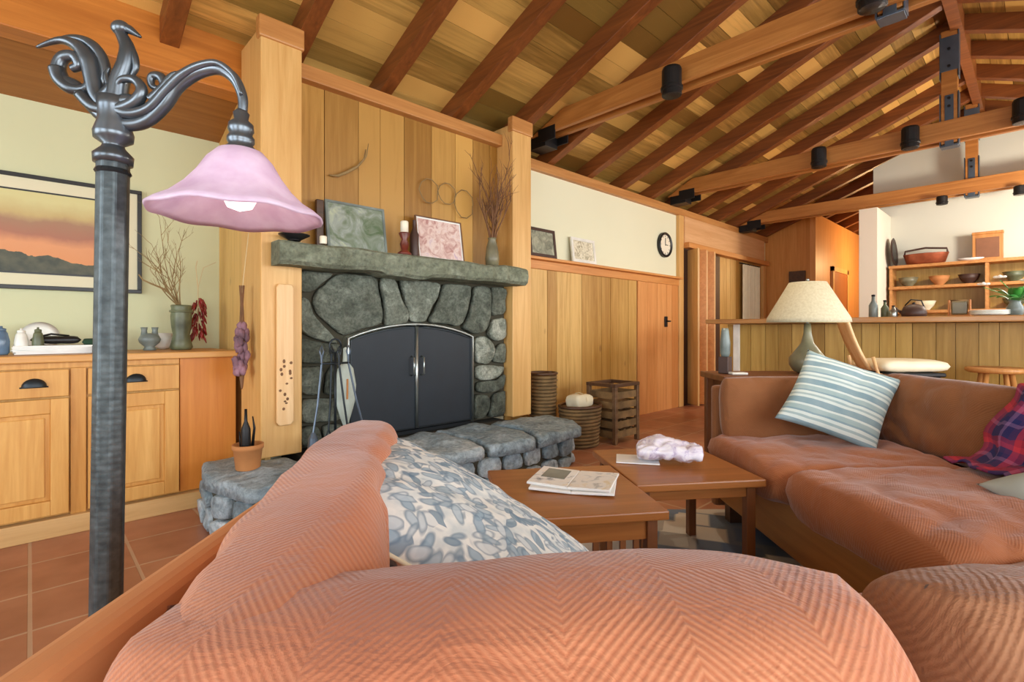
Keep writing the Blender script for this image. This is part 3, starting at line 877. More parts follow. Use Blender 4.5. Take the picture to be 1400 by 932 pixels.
# rubble facing
rf = MB(); rr = random.Random(6)
path = [(.92, 3.14), (.67, 3.08), (.64, 2.75), (.74, 2.40), (1.2, 2.33), (1.75, 2.36), (2.3, 2.31), (2.88, 2.38), (3.0, 2.6), (3.0, 2.9)]
for i in range(len(path)-1):
    a, b = Vector((*path[i], 0)), Vector((*path[i+1], 0)); L = (b-a).length; t = (b-a)/L; nrm = Vector((t.y, -t.x, 0))
    if i < 3: pass
    nrm = nrm if nrm.dot(Vector((1.9, 2.9, 0))-a) < 0 else -nrm
    ncol = max(1, round(L/.22))
    for c in range(ncol):
        u0, u1 = L*c/ncol, L*(c+1)/ncol
        zs = [0, rr.uniform(.08, .14), .225]
        for r_ in range(2):
            poly = [(u0+rr.uniform(0, .02), zs[r_]+.003), (u1-rr.uniform(0, .02), zs[r_]+.003), (u1-rr.uniform(0, .03), zs[r_+1]-.003), (u0+rr.uniform(0, .03), zs[r_+1]-.003)]
            def frm(u, v, h, a=a, t=t, nrm=nrm):
                p = a+t*u+nrm*h; return (p.x-hx, p.y-hy, max(0.0, v))
            rf.relief(poly, -.03, .06, frm, seed=60+i*7+c*3+r_, gap=.005, rough=.4)
rf.build('rubble_face', 'stone_hearth', he, smooth=True)

# ------------------------------------------------------------------ things on / around the fireplace
def picture(name, label, loc, w, h, lean, mats, rotz=0, fw=.02, mat_w=.0, cat='picture', group=None, th=.018):
    t = thing(name, label, cat, loc, rotz, group)
    Mx = RX(-lean)
    z0 = .004
    m = MB()
    m.box(-w/2, w/2, 0, th, z0, z0+fw, Mx).box(-w/2, w/2, 0, th, z0+h-fw, z0+h, Mx).box(-w/2, -w/2+fw, 0, th, z0+fw, z0+h-fw, Mx).box(w/2-fw, w/2, 0, th, z0+fw, z0+h-fw, Mx)
    m.build('frame', mats[0], t)
    if mat_w:
        MB().box(-w/2+fw, w/2-fw, th*.45, th*.8, z0+fw, z0+h-fw, Mx).build('mount', mats[2], t)
    e = fw+mat_w
    MB().box(-w/2+e, w/2-e, th*.35, th*.78, z0+e, z0+h-e, Mx).build('image', mats[1], t)
    return t
ZM = 1.485
picture('leaning_picture', 'green landscape picture leaning on the left half of mantel', (1.50, 2.96, ZM), .40, .31, 9, ('grey_cer', 'art_green'), fw=.015)
picture('leaning_picture', 'pink and white picture leaning on right half of mantel', (2.13, 2.94, ZM), .40, .31, 9, ('twigd', 'art_pink', 'paper'), fw=.007, mat_w=.012)
b = thing('tall_wooden_block', 'narrow dark upright board beside the green mantel picture', 'board', (1.27, 3.02, ZM))
MB().box(-.022, .022, -.015, .015, 0, .30).build('board', 'darkwood', b, bevel=.004)
MB().box(-.035, .035, -.03, .03, 0, .02).build('foot', 'darkwood', b, bevel=.004)
d = thing('candle_dish', 'shallow black dish on the left end of mantel', 'dish', (1.05, 2.83, ZM))
MB().lathe([(.03, 0), (.035, .006), (.08, .03), (.082, .034), (.03, .012), (0, .01)], seg=24).build('bowl', 'blk', d, smooth=True)
MB().lathe([(.034, 0), (.034, .006), (.026, .008)], seg=20).build('foot', 'steel', d, smooth=True)
d = thing('small_candle', 'small white tea candle beside the black dish on mantel', 'candle', (1.20, 2.80, ZM-.002))
MB().lathe([(.018, 0), (.02, .004), (.02, .04), (.016, .044), (0, .042)], seg=16).build('wax', 'wax', d, smooth=True)
MB().tube([(0, 0, .04), (.002, 0, .052)], .0015, 6).build('wick', 'soil', d)
d = thing('pillar_candle', 'cream pillar candle on dark red turned holder at mid mantel', 'candle', (1.77, 2.87, ZM))
MB().lathe([(.045, 0), (.045, .012), (.02, .03), (.03, .07), (.018, .10), (.036, .135), (.036, .145), (0, .145)], seg=20).build('holder', 'amber', d, smooth=True)
MB().lathe([(.026, .145), (.026, .215), (.02, .222), (0, .22)], seg=18).build('wax', 'wax', d, smooth=True)
d = thing('dark_bottle', 'tall dark bottle standing next to the pillar candle on mantel', 'bottle', (1.865, 2.90, ZM))
MB().lathe([(.028, 0), (.03, .01), (.03, .15), (.012, .19), (.011, .24), (.014, .245), (0, .25)], seg=18).build('body', 'rose', d, smooth=True)

def branches(m, base, n, h, spread, seed, r0=.005, lean=(0,0), depth=3, curl=.6):
    rr = random.Random(seed)
    def grow(p, d, L, r, lv):
        pts = [p]; cur = p.copy(); dd = d.copy(); N = 6
        for i in range(N):
            dd = (dd+Vector((rr.uniform(-1,1), rr.uniform(-1,1), rr.uniform(-.5,.7)))*.22*curl).normalized()
            cur = cur+dd*L/N; pts.append(cur.copy())
        m.tube(pts, [r*(1-.6*i/N) for i in range(N+1)], 5)
        if lv > 0:
            for k in range(rr.choice((2, 3))):
                i = rr.randint(2, N)
                nd = (dd+Vector((rr.uniform(-1,1), rr.uniform(-.6,.6), rr.uniform(-.2,.9)))*.8).normalized()
                grow(pts[i], nd, L*rr.uniform(.4, .65), r*.6, lv-1)
    for k in range(n):
        d = Vector((rr.uniform(-1,1)*spread+lean[0], rr.uniform(-.5,.5)*spread+lean[1], 1)).normalized()
        grow(Vector(base), d, h*rr.uniform(.75, 1), r0, depth)
d = thing('mantel_vase', 'slim mottled vase with tall bare branches at right end of mantel', 'vase', (2.57, 2.91, ZM))
MB().lathe([(.035, 0), (.05, .01), (.055, .06), (.045, .14), (.03, .20), (.036, .215), (.03, .212), (.024, .15), (0, .15)], seg=20).build('body', 'olive_cer', d, smooth=True)
m = MB(); branches(m, (0, 0, .15), 11, .46, .30, 3, .008, (-.05, -.1)); m.build('branches', 'twigd', d)

# antler-like branch on the panel
d = thing('hanging_branch', 'single curved dark branch hung on boards above the mantel', 'branch', (1.48, 3.07, 2.02))
MB().tube([(-.13, -.012, -.06), (-.08, -.018, -.055), (-.02, -.022, -.02), (.05, -.02, .03), (.10, -.016, .09), (.115, -.012, .16)], [.004, .009, .009, .008, .006, .003], 8).tube([(.1, -.016, .09), (.11, -.03, .11), (.13, -.02, .2)], [.005, .004, .002], 6).build('limb', 'twig', d, smooth=True)
# faint wire wreath/garland
d = thing('hanging_garland', 'thin twig garland looped on the boards over pink picture', 'garland', (2.25, 3.06, 1.98))
m = MB()
for (cx, cz, rx, rz) in ((-.16, .02, .08, .09), (.0, .03, .08, .08), (.16, -.02, .09, .11)):
    m.tube([(cx+rx*math.cos(a/10*6.283)+.006*math.sin(a*2.3), -.006-.004*math.sin(a), cz+rz*math.sin(a/10*6.283)) for a in range(11)], .0035, 5)
m.build('twigs', 'twig', d)

# plaque on left column
d = thing('carved_plaque', 'long pale carved wooden plaque fixed to the left column', 'plaque', (1.02, 2.893, .47))
MB().prism([(-.046, .02), (-.03, 0), (.03, 0), (.046, .02), (.046, .76), (.035, .78), (-.035, .78), (-.046, .76)], -.02, 0, 'y').build('board', 'plaque', d, bevel=.006)
m = MB(); rr = random.Random(2)
for k in range(16):
    x, z = rr.uniform(-.03, .03), rr.uniform(.05, .36)
    m.ball((x, -.020, z), .005, 6, 4, (1.6, .5, rr.uniform(1, 2.4)))
m.build('carved_pattern', 'twigd', d)

# fire tools
ft = thing('fire_tool_set', 'black iron fire tool set leaning beside the left jamb', 'fire tools', (1.27, 2.80, .305))
MB().lathe([(.10, 0), (.10, .012), (.03, .025), (.012, .04)], seg=20).tube([(0, 0, .03), (0, 0, .56)], .008, 8).tube([(-.09, 0, .50), (.09, 0, .50)], .006, 6).tube([(-.0, -.06, .50), (0, .06, .50)], .006, 6).tube([(.035*math.cos(a*.5236), 0, .60+.04*math.sin(a*.5236)) for a in range(13)], .006, 6).build('stand', 'iron', ft, smooth=True)
for k, (tx, ty, bx, kind) in enumerate(((-.08, 0, -.14, 'brush'), (.08, 0, .16, 'shovel'), (0, -.05, .04, 'poker'), (0, .05, -.03, 'tongs'))):
    m = MB().tube([(tx, ty, .55), (tx, ty, .50), ((tx+bx)/2, ty-.02, .28), (bx, ty-.03, .12)], [.008, .006, .006, .006], 7)
    m.tube([(tx, ty, .53), (tx-.012, ty, .57), (tx, ty, .60), (tx+.012, ty, .57), (tx, ty, .53)], .005, 6)
    if kind == 'shovel': m.box(bx-.04, bx+.04, ty-.04, ty-.028, .01, .13)
    elif kind == 'brush': m.lathe([(.03, 0), (.025, .08), (.01, .11)], (bx, ty-.03, .015), 12)
    elif kind == 'poker': m.tube([(bx, ty-.03, .12), (bx+.01, ty-.03, .02)], .006, 6).tube([(bx+.01, ty-.03, .05), (bx+.03, ty-.03, .03)], .005, 6)
    else: m.tube([(bx, ty-.03, .12), (bx-.025, ty-.03, .06), (bx-.005, ty-.03, .01)], .005, 6).tube([(bx, ty-.03, .12), (bx+.025, ty-.03, .06), (bx+.005, ty-.03, .01)], .005, 6)
    m.build(kind, 'steelblue' if k in (0, 1) else 'iron', ft, smooth=False)
d = thing('fireside_bellows', 'pale oval bellows standing upright next to fire tools', 'bellows', (1.365, 2.87, .305))
MB().lathe([(.0, 0), (.012, .02), (.014, .12), (.03, .16), (.06, .26), (.068, .36), (.05, .46), (.018, .50), (.014, .58), (0, .59)], seg=20, M=Matrix.Diagonal((1, .35, 1, 1))).build('body', 'bellow', d, smooth=True)
MB().tube([(0, -.024, .28), (0, -.028, .40)], .006, 6).build('strap', 'terra', d)

# pot with bottle on the left of hearth
d = thing('terracotta_pot', 'small terracotta pot with dark dried stem on hearth end', 'pot', (.79, 2.74, .302))
MB().lathe([(.052, 0), (.056, .005), (.066, .10), (.072, .102), (.072, .125), (.064, .125), (.06, .1), (0, .1)], seg=24).build('pot', 'terra', d, smooth=True)
MB().lathe([(0, .100), (.06, .102), (.06, .098)], seg=20).build('soil', 'soil', d)
m = MB().lathe([(.022, .1), (.024, .12), (.022, .2), (.008, .24), (.006, .30), (0, .30)], (-.01, 0, 0), 12).tube([(.02, 0, .1), (.03, 0, .2), (.022, 0, .26)], [.008, .006, .003], 6).tube([(-.03, .01, .1), (-.036, .01, .19)], [.006, .003], 6)
m.build('stem', 'steel', d, smooth=True)
# purple flower bundle hanging on alcove side
d = thing('dried_flower_bundle', 'purple dried flower bundle hanging head down beside left column', 'dried flowers', (.84, 3.02, .80))
m = MB()
for k in range(64):
    a = rnd.uniform(0, 6.283); r = rnd.uniform(.0, .034); z = rnd.uniform(-.05, .22)
    m.ball((r*math.cos(a)*(1.2-abs(z-.06)*3), r*math.sin(a)*(1.2-abs(z-.06)*3), z), .017, 6, 5, (1, 1, 1.6), amp=.4, seed=k)
m.build('flower_heads', 'purple', d, smooth=True)
m = MB()
for k in range(9):
    a = k*.7; m.tube([(.012*math.cos(a), .012*math.sin(a), .20), (.006*math.cos(a), .006*math.sin(a), .34), (.012*math.cos(a), .012*math.sin(a), .44)], .0025, 5)
m.build('stems', 'twigd', d)
MB().tube([(0, 0, .40), (.035, 0, .74), (.058, 0, .76)], .002, 5).build('string', 'string', d)
MB().lathe([(0, -.13), (.006, -.12), (.016, -.03), (.01, .0)], seg=8).build('tip', 'twigd', d)

# ------------------------------------------------------------------ buffet
YB = 3.3
bf = thing('buffet_cabinet', 'long honey wood buffet with panel doors in the alcove', 'cabinet', (0, 3.55, 0))
def W(m): return T(0, -3.55, 0)
def wb(x0, x1, y0, y1, z0, z1, m=None):
    return (m or MB()).box(x0, x1, y0-3.55, y1-3.55, z0, z1)
m = MB(); wb(-2.0, .885, YB+.02, 3.84, .09, .84, m); m.build('body', 'cab', bf)
m = MB()
for (a, b_) in ((-2.0, -1.95), (-1.53, -1.47), (-1.05, -.99), (-.60, -.24), (.142, .206), (.60, .62)): 
    pass
for (a, b_) in ((-2.0, -1.94), (-1.56, -1.49), (-1.12, -1.05), (-.68, -.61), (-.243, -.234), (.145, .205)): wb(a, b_, YB, YB+.02, .09, .8095, m)
wb(-2.0, .6, YB, YB+.02, .81, .84, m)
m.build('face_frame', 'cab', bf, bevel=.002)
m = MB(); wb(.603, .885, YB-.002, YB+.02, .10, .84, m); m.build('end_panel', 'cabpanel', bf, bevel=.002)
m = MB(); wb(-2.02, .885, YB-.04, 3.845, .84, .875, m); m.build('countertop', 'cabx', bf, bevel=.006)
m = MB(); wb(-2.0, .885, YB-.03, YB+.02, 0, .09, m); m.build('kick_board', 'kick', bf, bevel=.003)
for (a, b_) in ((-1.93, -1.57), (-1.48, -1.13), (-1.04, -.69), (-.60, -.245), (-.232, .142), (.208, .60)):
    m = MB(); wb(a+.003, b_-.003, YB-.018, YB+.0, .675, .805, m)
    dr = m.build('drawer', 'cab', bf, bevel=.003)
    cx = (a+b_)/2 + (.06 if a < 0 and b_ > 0 else 0)
    pm = MB(); vs = []; n1, n2 = 10, 6
    for i in range(n1+1):
        for j in range(n2+1):
            th, ph = math.pi*i/n1, (math.pi/2)*j/n2
            vs.append((cx-.045*math.cos(th), YB-.018-.028*math.sin(th)*math.cos(ph*.9)-3.55, .728+.040*math.sin(th)*math.sin(ph)))
    fs = [(i*(n2+1)+j, (i+1)*(n2+1)+j, (i+1)*(n2+1)+j+1, i*(n2+1)+j+1) for i in range(n1) for j in range(n2)]
    pm.add(vs, fs); wb(cx-.05, cx+.05, YB-.0205, YB-.016, .722, .729, pm)
    pm.build('cup_pull', 'iron', dr, smooth=True)
    z0, z1 = .105, .665; sw = .07
    m = MB()
    wb(a+.003, a+sw, YB-.018, YB, z0, z1, m); wb(b_-sw, b_-.003, YB-.018, YB, z0, z1, m)
    wb(a+sw, b_-sw, YB-.018, YB, z0, z0+sw, m); wb(a+sw, b_-sw, YB-.018, YB, z1-sw, z1, m)
    dd = m.build('door', 'cab', bf, bevel=.003)
    m = MB(); wb(a+sw-.002, b_-sw+.002, YB-.006, YB+.004, z0+sw, z1-sw, m); wb(a+sw+.02, b_-sw-.02, YB-.012, YB, z0+sw+.02, z1-sw-.02, m)
    m.build('door_panel', 'cab', dd, bevel=.004)

# picture over the buffet
t = thing('framed_picture', 'wide framed sunset picture above the buffet', 'picture', (-.36, 3.845, 1.22))
MB().box(-.86, .86, -.02, 0, 0, .022).box(-.86, .86, -.02, 0, .608, .63).box(-.86, -.838, -.02, 0, .022, .608).box(.838, .86, -.02, 0, .022, .608).build('frame', 'blk', t, bevel=.002)
MB().box(-.84, .84, -.008, -.001, .02, .61).build('mount', wall_paint('cream_mount', (222,216,186)), t)
MB().box(-.77, .70, -.011, -.008, .085, .545).build('inner_border', 'blk', t)
MB().box(-.76, .69, -.014, -.011, .095, .535).build('image', 'landscape', t)

# items on the buffet
ZB = .877
d = thing('branch_vase', 'mottled green vase with curling branches on the buffet', 'vase', (.665, 3.60, ZB))
MB().lathe([(.05, 0), (.06, .015), (.052, .05), (.044, .09), (.052, .14), (.056, .20), (.052, .25), (.056, .265), (.05, .27), (.045, .25), (0, .24)], seg=24).lathe([(.06, .225), (.063, .23), (.06, .238)], seg=24).build('body', 'green_glz', d, smooth=True)
m = MB(); branches(m, (0, 0, .24), 4, .36, .45, 8, .004, (-.2, 0), 3); branches(m, (0, 0, .24), 4, .34, .5, 14, .004, (-.5, 0), 2, 1)
m.tube([(0, 0, .24), (-.03, 0, .30), (-.08, 0, .36), (-.15, 0, .39), (-.19, 0, .41), (-.21, 0, .44)], [.006, .006, .005, .005, .004, .003], 6)
m.build('branches', 'twig', d)
d = thing('oil_lamp', 'small grey stoneware oil pot with two spouts on buffet', 'pot', (.51, 3.62, ZB))
MB().lathe([(.032, 0), (.03, .012), (.024, .02), (.05, .045), (.056, .065), (.044, .09), (.02, .10), (.0, .10)], seg=24).build('body', 'grey_cer', d, smooth=True)
for sx in (-1, 1):
    MB().lathe([(.018, 0), (.014, .03), (.018, .05), (.014, .05), (.01, .03)], (sx*.026, 0, .085), 14).build('spout', 'grey_cer', d, smooth=True)
d = thing('glass_bowl', 'clear pale glass bowl behind the grey oil pot', 'bowl', (.60, 3.75, ZB))
MB().lathe([(.02, 0), (.05, .02), (.06, .06), (.05, .10), (.045, .10), (.05, .06), (.03, .02)], seg=20).build('body', 'white', d, smooth=True)
d = thing('chilli_string', 'hanging string of dried red chillies beside branch vase', 'chillies', (.765, 3.66, .93))
m = MB(); rr = random.Random(11)
for k in range(70):
    a = rr.uniform(0, 6.283); z = .02+.25*k/70; r = .028
    p = Vector((r*math.cos(a), r*math.sin(a), z)); q = p+Vector((math.cos(a)*.02, math.sin(a)*.02, -.045))
    m.tube([p, (p+q)/2+Vector((0,0,.004)), q], [.006, .007, .002], 6)
m.build('chillies', 'red', d, smooth=True)
MB().tube([(0, 0, .03), (0, 0, .33), (-.012, 0, .46), (-.004, .0, .50)], .003, 5).tube([(0, 0, .33), (.03, 0, .46), (.10, 0, .50)], .002, 5).build('string', 'string', d)
d = thing('paper_stack', 'flat stack of white papers on the buffet left end', 'papers', (.10, 3.52, ZB))
m = MB(); rr = random.Random(5)
for k in range(7):
    m.box(-.16, .16, -.11, .11, k*.006, k*.006+.0055, T(rr.uniform(-.006,.006), rr.uniform(-.006,.006), 0) @ RZ(rr.uniform(-4, 4)))
m.build('sheets', 'paper', d)
d = thing('black_camera_bag', 'low black folded pouch resting on white papers', 'pouch', (.10, 3.54, ZB+.044))
MB().cushion(.20, .11, .05, T(0, 0, .024), e=.3, n=12, amp=.008, seed=3).build('body', 'blk', d, smooth=True)
MB().tube([(-.07, -.02, .04), (-.02, -.03, .055), (.05, -.02, .045)], .005, 6).build('strap', 'steel', d, smooth=True)
d = thing('green_cloth', 'small dark green cloth folded right of the pouch', 'cloth', (.25, 3.50, ZB+.042))
MB().cushion(.10, .08, .028, T(0, 0, .013), e=.3, n=10, amp=.006, seed=8).build('cloth', plain('dark_green_cloth', (32,60,40), .9), d, smooth=True)
d = thing('black_box', 'tiny black box at buffet edge just left of lamp pole', 'box', (.25, 3.36, ZB))
MB().box(-.018, .018, -.015, .015, 0, .03).build('box', 'blk', d, bevel=.003)
MB().box(-.019, .019, -.016, .016, .03, .036).build('lid', 'steel', d, bevel=.002)
for x, mt, lb, r, h in ((-.10, 'blue_glass', 'blue glass jar at the picture left edge on buffet', .03, .13), (-.03, 'white', 'white ceramic jar second from left on the buffet', .026, .12), (.03, 'green_glz', 'green glazed jar third from left on the buffet', .022, .125)):
    d = thing('lidded_jar', lb, 'jar', (x, 3.46, ZB), 0, 'row of jars at the left of the buffet')
    MB().lathe([(r*.8, 0), (r, .01), (r*1.05, h*.5), (r*.8, h*.8), (r*.55, h*.9), (0, h*.9)], seg=18).build('body', mt, d, smooth=True)
    MB().lathe([(r*.62, h*.88), (r*.62, h*.97), (r*.2, h), (r*.2, h*1.06), (0, h*1.07)], seg=18).build('lid', mt, d, smooth=True)
d = thing('round_plate', 'dark-rimmed plate propped on the wall behind the jars', 'plate', (.04, 3.70, ZB))
MB().lathe([(0, 0), (.05, 0), (.075, .012), (.08, .014), (.05, .006), (0, .006)], seg=28, M=T(0, 0, .081) @ RX(80)).build('plate', 'white', d, smooth=True)
MB().box(-.03, .03, .0, .03, 0, .01).build('stand', 'blk', d)

# ------------------------------------------------------------------ ledge pictures, clock, latch
picture('small_picture', 'small dark-framed lake picture on wall ledge, nearer fireplace', (3.45, PW-.075, 1.667), .36, .27, 7, ('rose', 'art_lake'), fw=.028)
picture('small_picture', 'small white-framed sketch on the wall ledge, nearer the clock', (4.06, PW-.075, 1.667), .38, .25, 7, ('white', 'art_town', 'paper'), fw=.03)
d = thing('wall_clock', 'round black-rimmed clock on the cream wall', 'clock', (5.72, PW-.002, 2.05))
Mc = RX(90)
MB().lathe([(.0, 0), (.155, 0), (.155, .035), (.145, .045), (.125, .035), (.125, .02), (0, .02)], seg=40, M=Mc).build('rim', 'blk', d, smooth=False)
MB().lathe([(0, .021), (.125, .021), (.125, .024), (0, .024)], seg=40, M=Mc).build('dial', 'wax', d)
MB().box(-.004, .004, -.030, -.026, -.01, .085).box(-.004, .06, -.030, -.026, -.004, .004).build('hands', 'blk', d)
m = MB()
for k in range(12):
    a = k*math.pi/6; m.box(-.003, .003, -.027, -.024, .10, .118, RY(math.degrees(a)))
m.build('hour_marks', 'blk', d)
d = thing('wall_latch', 'small black latch on orange boards under the clock', 'latch', (5.72, PW-.032, 1.03))
MB().box(-.03, .03, -.012, 0, 0, .13).build('plate', 'steel', d, bevel=.004)
MB().tube([(0, -.01, .07), (0, -.045, .07), (.03, -.05, .07)], .009, 8).build('handle', 'steel', d, smooth=True)

# ------------------------------------------------------------------ baskets by the wall
d = thing('tall_wicker_basket', 'tall narrow brown wicker basket behind the hearth end', 'basket', (3.22, 2.98, 0))
m = MB()
for k in range(20):
    z = .02+k*.03
    r = .095+.02*k/20
    m.tube([(r*math.cos(a*.3927)*(1+.02*(-1)**(a+k)), r*math.sin(a*.3927)*(1+.02*(-1)**(a+k)), z) for a in range(17)], .014, 5)
m.lathe([(.08, .0), (.088, .01), (.105, .6)], seg=16).build('weave', 'wicker', d, smooth=True)
MB().tube([(.12*math.cos(a*.3927), .12*math.sin(a*.3927), .62) for a in range(17)], .012, 6).build('rim', 'darkwood', d, smooth=True)
d = thing('log_basket', 'low dark basket with pale wrapped bundle by the wall', 'basket', (3.43, 2.74, 0))
m = MB()
for k in range(11):
    z = .02+k*.03; r = .17+.03*k/11
    m.tube([(r*math.cos(a*.2618)*(1+.012*(-1)**(a+k)), r*.8*math.sin(a*.2618)*(1+.012*(-1)**(a+k)), z) for a in range(25)], .014, 5)
m.lathe([(.15, 0), (.16, .01), (.19, .34)], seg=24, M=Matrix.Diagonal((1, .8, 1, 1))).build('weave', 'wicker', d, smooth=True)
MB().tube([(.2*math.cos(a*.2618), .16*math.sin(a*.2618), .345) for a in range(25)], .014, 6).build('rim', 'darkwood', d, smooth=True)
d = thing('paper_bundle', 'pale rolled paper bundle sitting in the log basket', 'bundle', (3.42, 2.74, .345))
MB().cushion(.22, .16, .12, T(0, 0, .05), e=.35, n=14, amp=.02, seed=4).build('roll', 'cream', d, smooth=True)
MB().tube([(.0, .08*math.cos(a*.524), .05+.06*math.sin(a*.524)) for a in range(13)], .004, 5).build('tie', 'string', d)
d = thing('firewood_crate', 'slatted wooden firewood crate with dark top rail', 'crate', (3.83, 2.68, 0))
m = MB()
for sx in (-1, 1):
    for sy in (-1, 1): MB().box(sx*.17-.018, sx*.17+.018, sy*.14-.018, sy*.14+.018, 0, .50).build('post', 'log', d, bevel=.003)
m = MB()
for k in range(5):
    z = .05+k*.085
    m.box(-.16, .16, -.146, -.134, z, z+.06).box(-.16, .16, .134, .146, z, z+.06).box(-.176, -.164, -.13, .13, z, z+.06).box(.164, .176, -.13, .13, z, z+.06)
m.build('slats', 'wicker', d, bevel=.002)
MB().box(-.19, .19, -.16, -.12, .495, .525).box(-.19, .19, .12, .16, .495, .525).box(-.19, -.15, -.12, .12, .495, .525).box(.15, .19, -.12, .12, .495, .525).build('top_rail', 'darkwood', d, bevel=.004)
rr = random.Random(9)
pl = [(-.10, .12), (.0, .12), (.1, .12), (-.06, .20), (.05, .20), (0, .28), (-.1, .29), (.1, .29), (-.05, .37), (.06, .37)]
for k, (x, z) in enumerate(pl):
    lb = ['split firewood log stacked inside the slatted crate']
    o = MB().tube([(x, -.125, z-.02), (x+rr.uniform(-.004,.004), 0, z-.02), (x, .125, z-.02)], .04, 7).build('firewood_log', 'log')
    o.location = (3.83, 2.68, -.02); tag(o, lb[0], 'log', 'logs in the firewood crate')

# ------------------------------------------------------------------ bar
br = thing('kitchen_bar', 'long board-fronted kitchen bar with wooden counter', 'bar counter', (5.3, .3, 0))
def bb(m, x0, x1, y0, y1, z0, z1): return m.box(x0-5.3, x1-5.3, y0-.3, y1-.3, z0, z1)
m = MB(); y = -1.9; rr = random.Random(17)
while y < 2.25:
    w = rr.uniform(.11, .16); ye = min(y+w, 2.25)
    bb(m, 5.25+rr.uniform(0, .004), 5.27, y+.002, ye-.002, .08, 1.05); y = ye
m.build('front_boards', 'bar_wall', br)
bb(MB(), 5.27, 5.75, -1.9, 2.25, 0, 1.05).build('core', 'bar_wall', br)
bb(MB(), 4.98, 5.85, -1.95, 2.36, 1.055, 1.10).build('countertop', 'bartop', br, bevel=.008)
m = bb(MB(), 5.225, 5.26, 2.12, 2.18, 0, 1.05); m.build('corner_post', 'white', br, bevel=.003)
bb(MB(), 5.235, 5.25, -1.9, 2.12, 0, .09).build('base_board', 'trimx', br, bevel=.003)

ZC = 1.102
def bowl(name, label, loc, mat, r=.1, h=.07, group=None, cat='bowl', fruit=None):
    d = thing(name, label, cat, loc, 0, group)
    MB().lathe([(r*.4, 0), (r*.42, h*.08), (r*.8, h*.5), (r, h), (r*.95, h), (r*.74, h*.5), (0, h*.14)], seg=24).build('body', mat, d, smooth=True)
    MB().lathe([(r*.97, h*.96), (r*1.03, h), (r*.97, h*1.04)], seg=24).build('rim', mat, d, smooth=True)
    return d
d = thing('wire_basket', 'small wire basket on the bar below the white pillar', 'basket', (5.35, 1.33, ZC))
m = MB()
for k in range(4): m.tube([((.05+k*.012)*math.cos(a*.524), (.05+k*.012)*math.sin(a*.524), .005+k*.028) for a in range(13)], .004, 5)
for a in range(12): m.tube([(.05*math.cos(a*.524), .05*math.sin(a*.524), .005), (.088*math.cos(a*.524), .088*math.sin(a*.524), .09)], .003, 4)
m.build('wires', 'steel', d)
MB().ball((0, 0, .05), .042, 12, 8).build('napkin', 'wax', d, smooth=True)
def bottle(label, loc, mat, r=.03, h=.22, group='bottles on the bar'):
    d = thing('small_bottle', label, 'bottle', loc, 0, group)
    MB().lathe([(r*.9, 0), (r, .008), (r, h*.55), (r*.4, h*.75), (r*.35, h*.95)], seg=16).build('body', mat, d, smooth=True)
    MB().lathe([(r*.42, h*.94), (r*.42, h*1.02), (0, h*1.03)], seg=12).build('cap', 'steel', d, smooth=True)
    return d
bottle('tall grey bottle beside the pillar on the bar', (5.40, 1.02, ZC), 'grey_cer', .035, .2)
bottle('green glass bottle just right of tall grey bottle on bar', (5.42, .94, ZC), 'green_glz', .03, .15)
bottle('short silver shaker on bar left of dark kettle', (5.36, .87, ZC), 'chrome', .03, .1)
d = thing('dark_kettle', 'round dark brown kettle on the bar', 'kettle', (5.42, .74, ZC))
MB().lathe([(.07, 0), (.085, .01), (.09, .04), (.07, .09), (.03, .11), (0, .112)], seg=24).build('body', 'rose', d, smooth=True)
MB().ball((0, 0, .115), .012, 10, 6).build('knob', 'blk', d, smooth=True)
MB().tube([(0, .08, .04), (0, .11, .06), (0, .125, .085)], [.014, .011, .009], 8).build('spout', 'rose', d, smooth=True)
MB().tube([(0, -.07, .08), (0, -.05, .14), (0, .02, .15), (0, .06, .1)], .006, 6).build('handle', 'blk', d, smooth=True)
d = thing('wooden_rack', 'small brown wooden rack standing on the bar', 'rack', (5.55, .46, ZC))
MB().box(-.04, .04, -.07, .07, 0, .015).box(-.04, .04, -.07, -.06, .015, .14).box(-.04, .04, .06, .07, .015, .14).build('frame', 'terra', d, bevel=.002)
MB().box(-.03, .03, -.05, .05, .02, .13).build('jars', 'olive_cer', d, bevel=.01)
for k in range(4):
    d = thing('white_plate', 'white plate in the low stack on the bar' , 'plate', (5.33, .27, ZC+k*.009), 0, 'plates stacked on the bar')
    MB().lathe([(.06, 0), (.09, .008), (.12, .016), (.118, .019), (.085, .012), (0, .006)], seg=28).build('dish', 'white', d, smooth=True)
d = thing('flower_vase', 'glass vase of white flowers with broad green leaves on bar', 'plant', (5.36, .13, ZC))
MB().lathe([(.03, 0), (.045, .01), (.05, .06), (.03, .1), (.038, .12), (.03, .118), (.02, .09), (0, .08)], seg=20).build('vase', 'grey_cer', d, smooth=True)
rr = random.Random(33)
for k in range(16):
    a = rr.uniform(-.3, 6); L = rr.uniform(.18, .32); el = rr.uniform(.25, 1.2)
    dx, dy = math.cos(a), math.sin(a)
    if dx*.3+dy > .6: el = max(el, .8)
    m = MB(); vs = []; n = 8
    for i in range(n+1):
        t = i/n; p = Vector((dx*L*t*math.cos(el), dy*L*t*math.cos(el), .1+L*t*math.sin(el)-.16*t*t*L*3))
        w = .030*math.sin(math.pi*min(1, t*.93+.05))+.002
        sd_ = Vector((-dy, dx, 0))
        vs += [p-sd_*w, p+Vector((0,0,-.006)), p+sd_*w]
    fs = []
    for i in range(n):
        fs += [(i*3, i*3+1, i*3+4, i*3+3), (i*3+1, i*3+2, i*3+5, i*3+4)]
    m.add(vs, fs); o = m.build('leaf', 'leaf', d, smooth=True)
    so = o.modifiers.new('S', 'SOLIDIFY'); so.thickness = .002
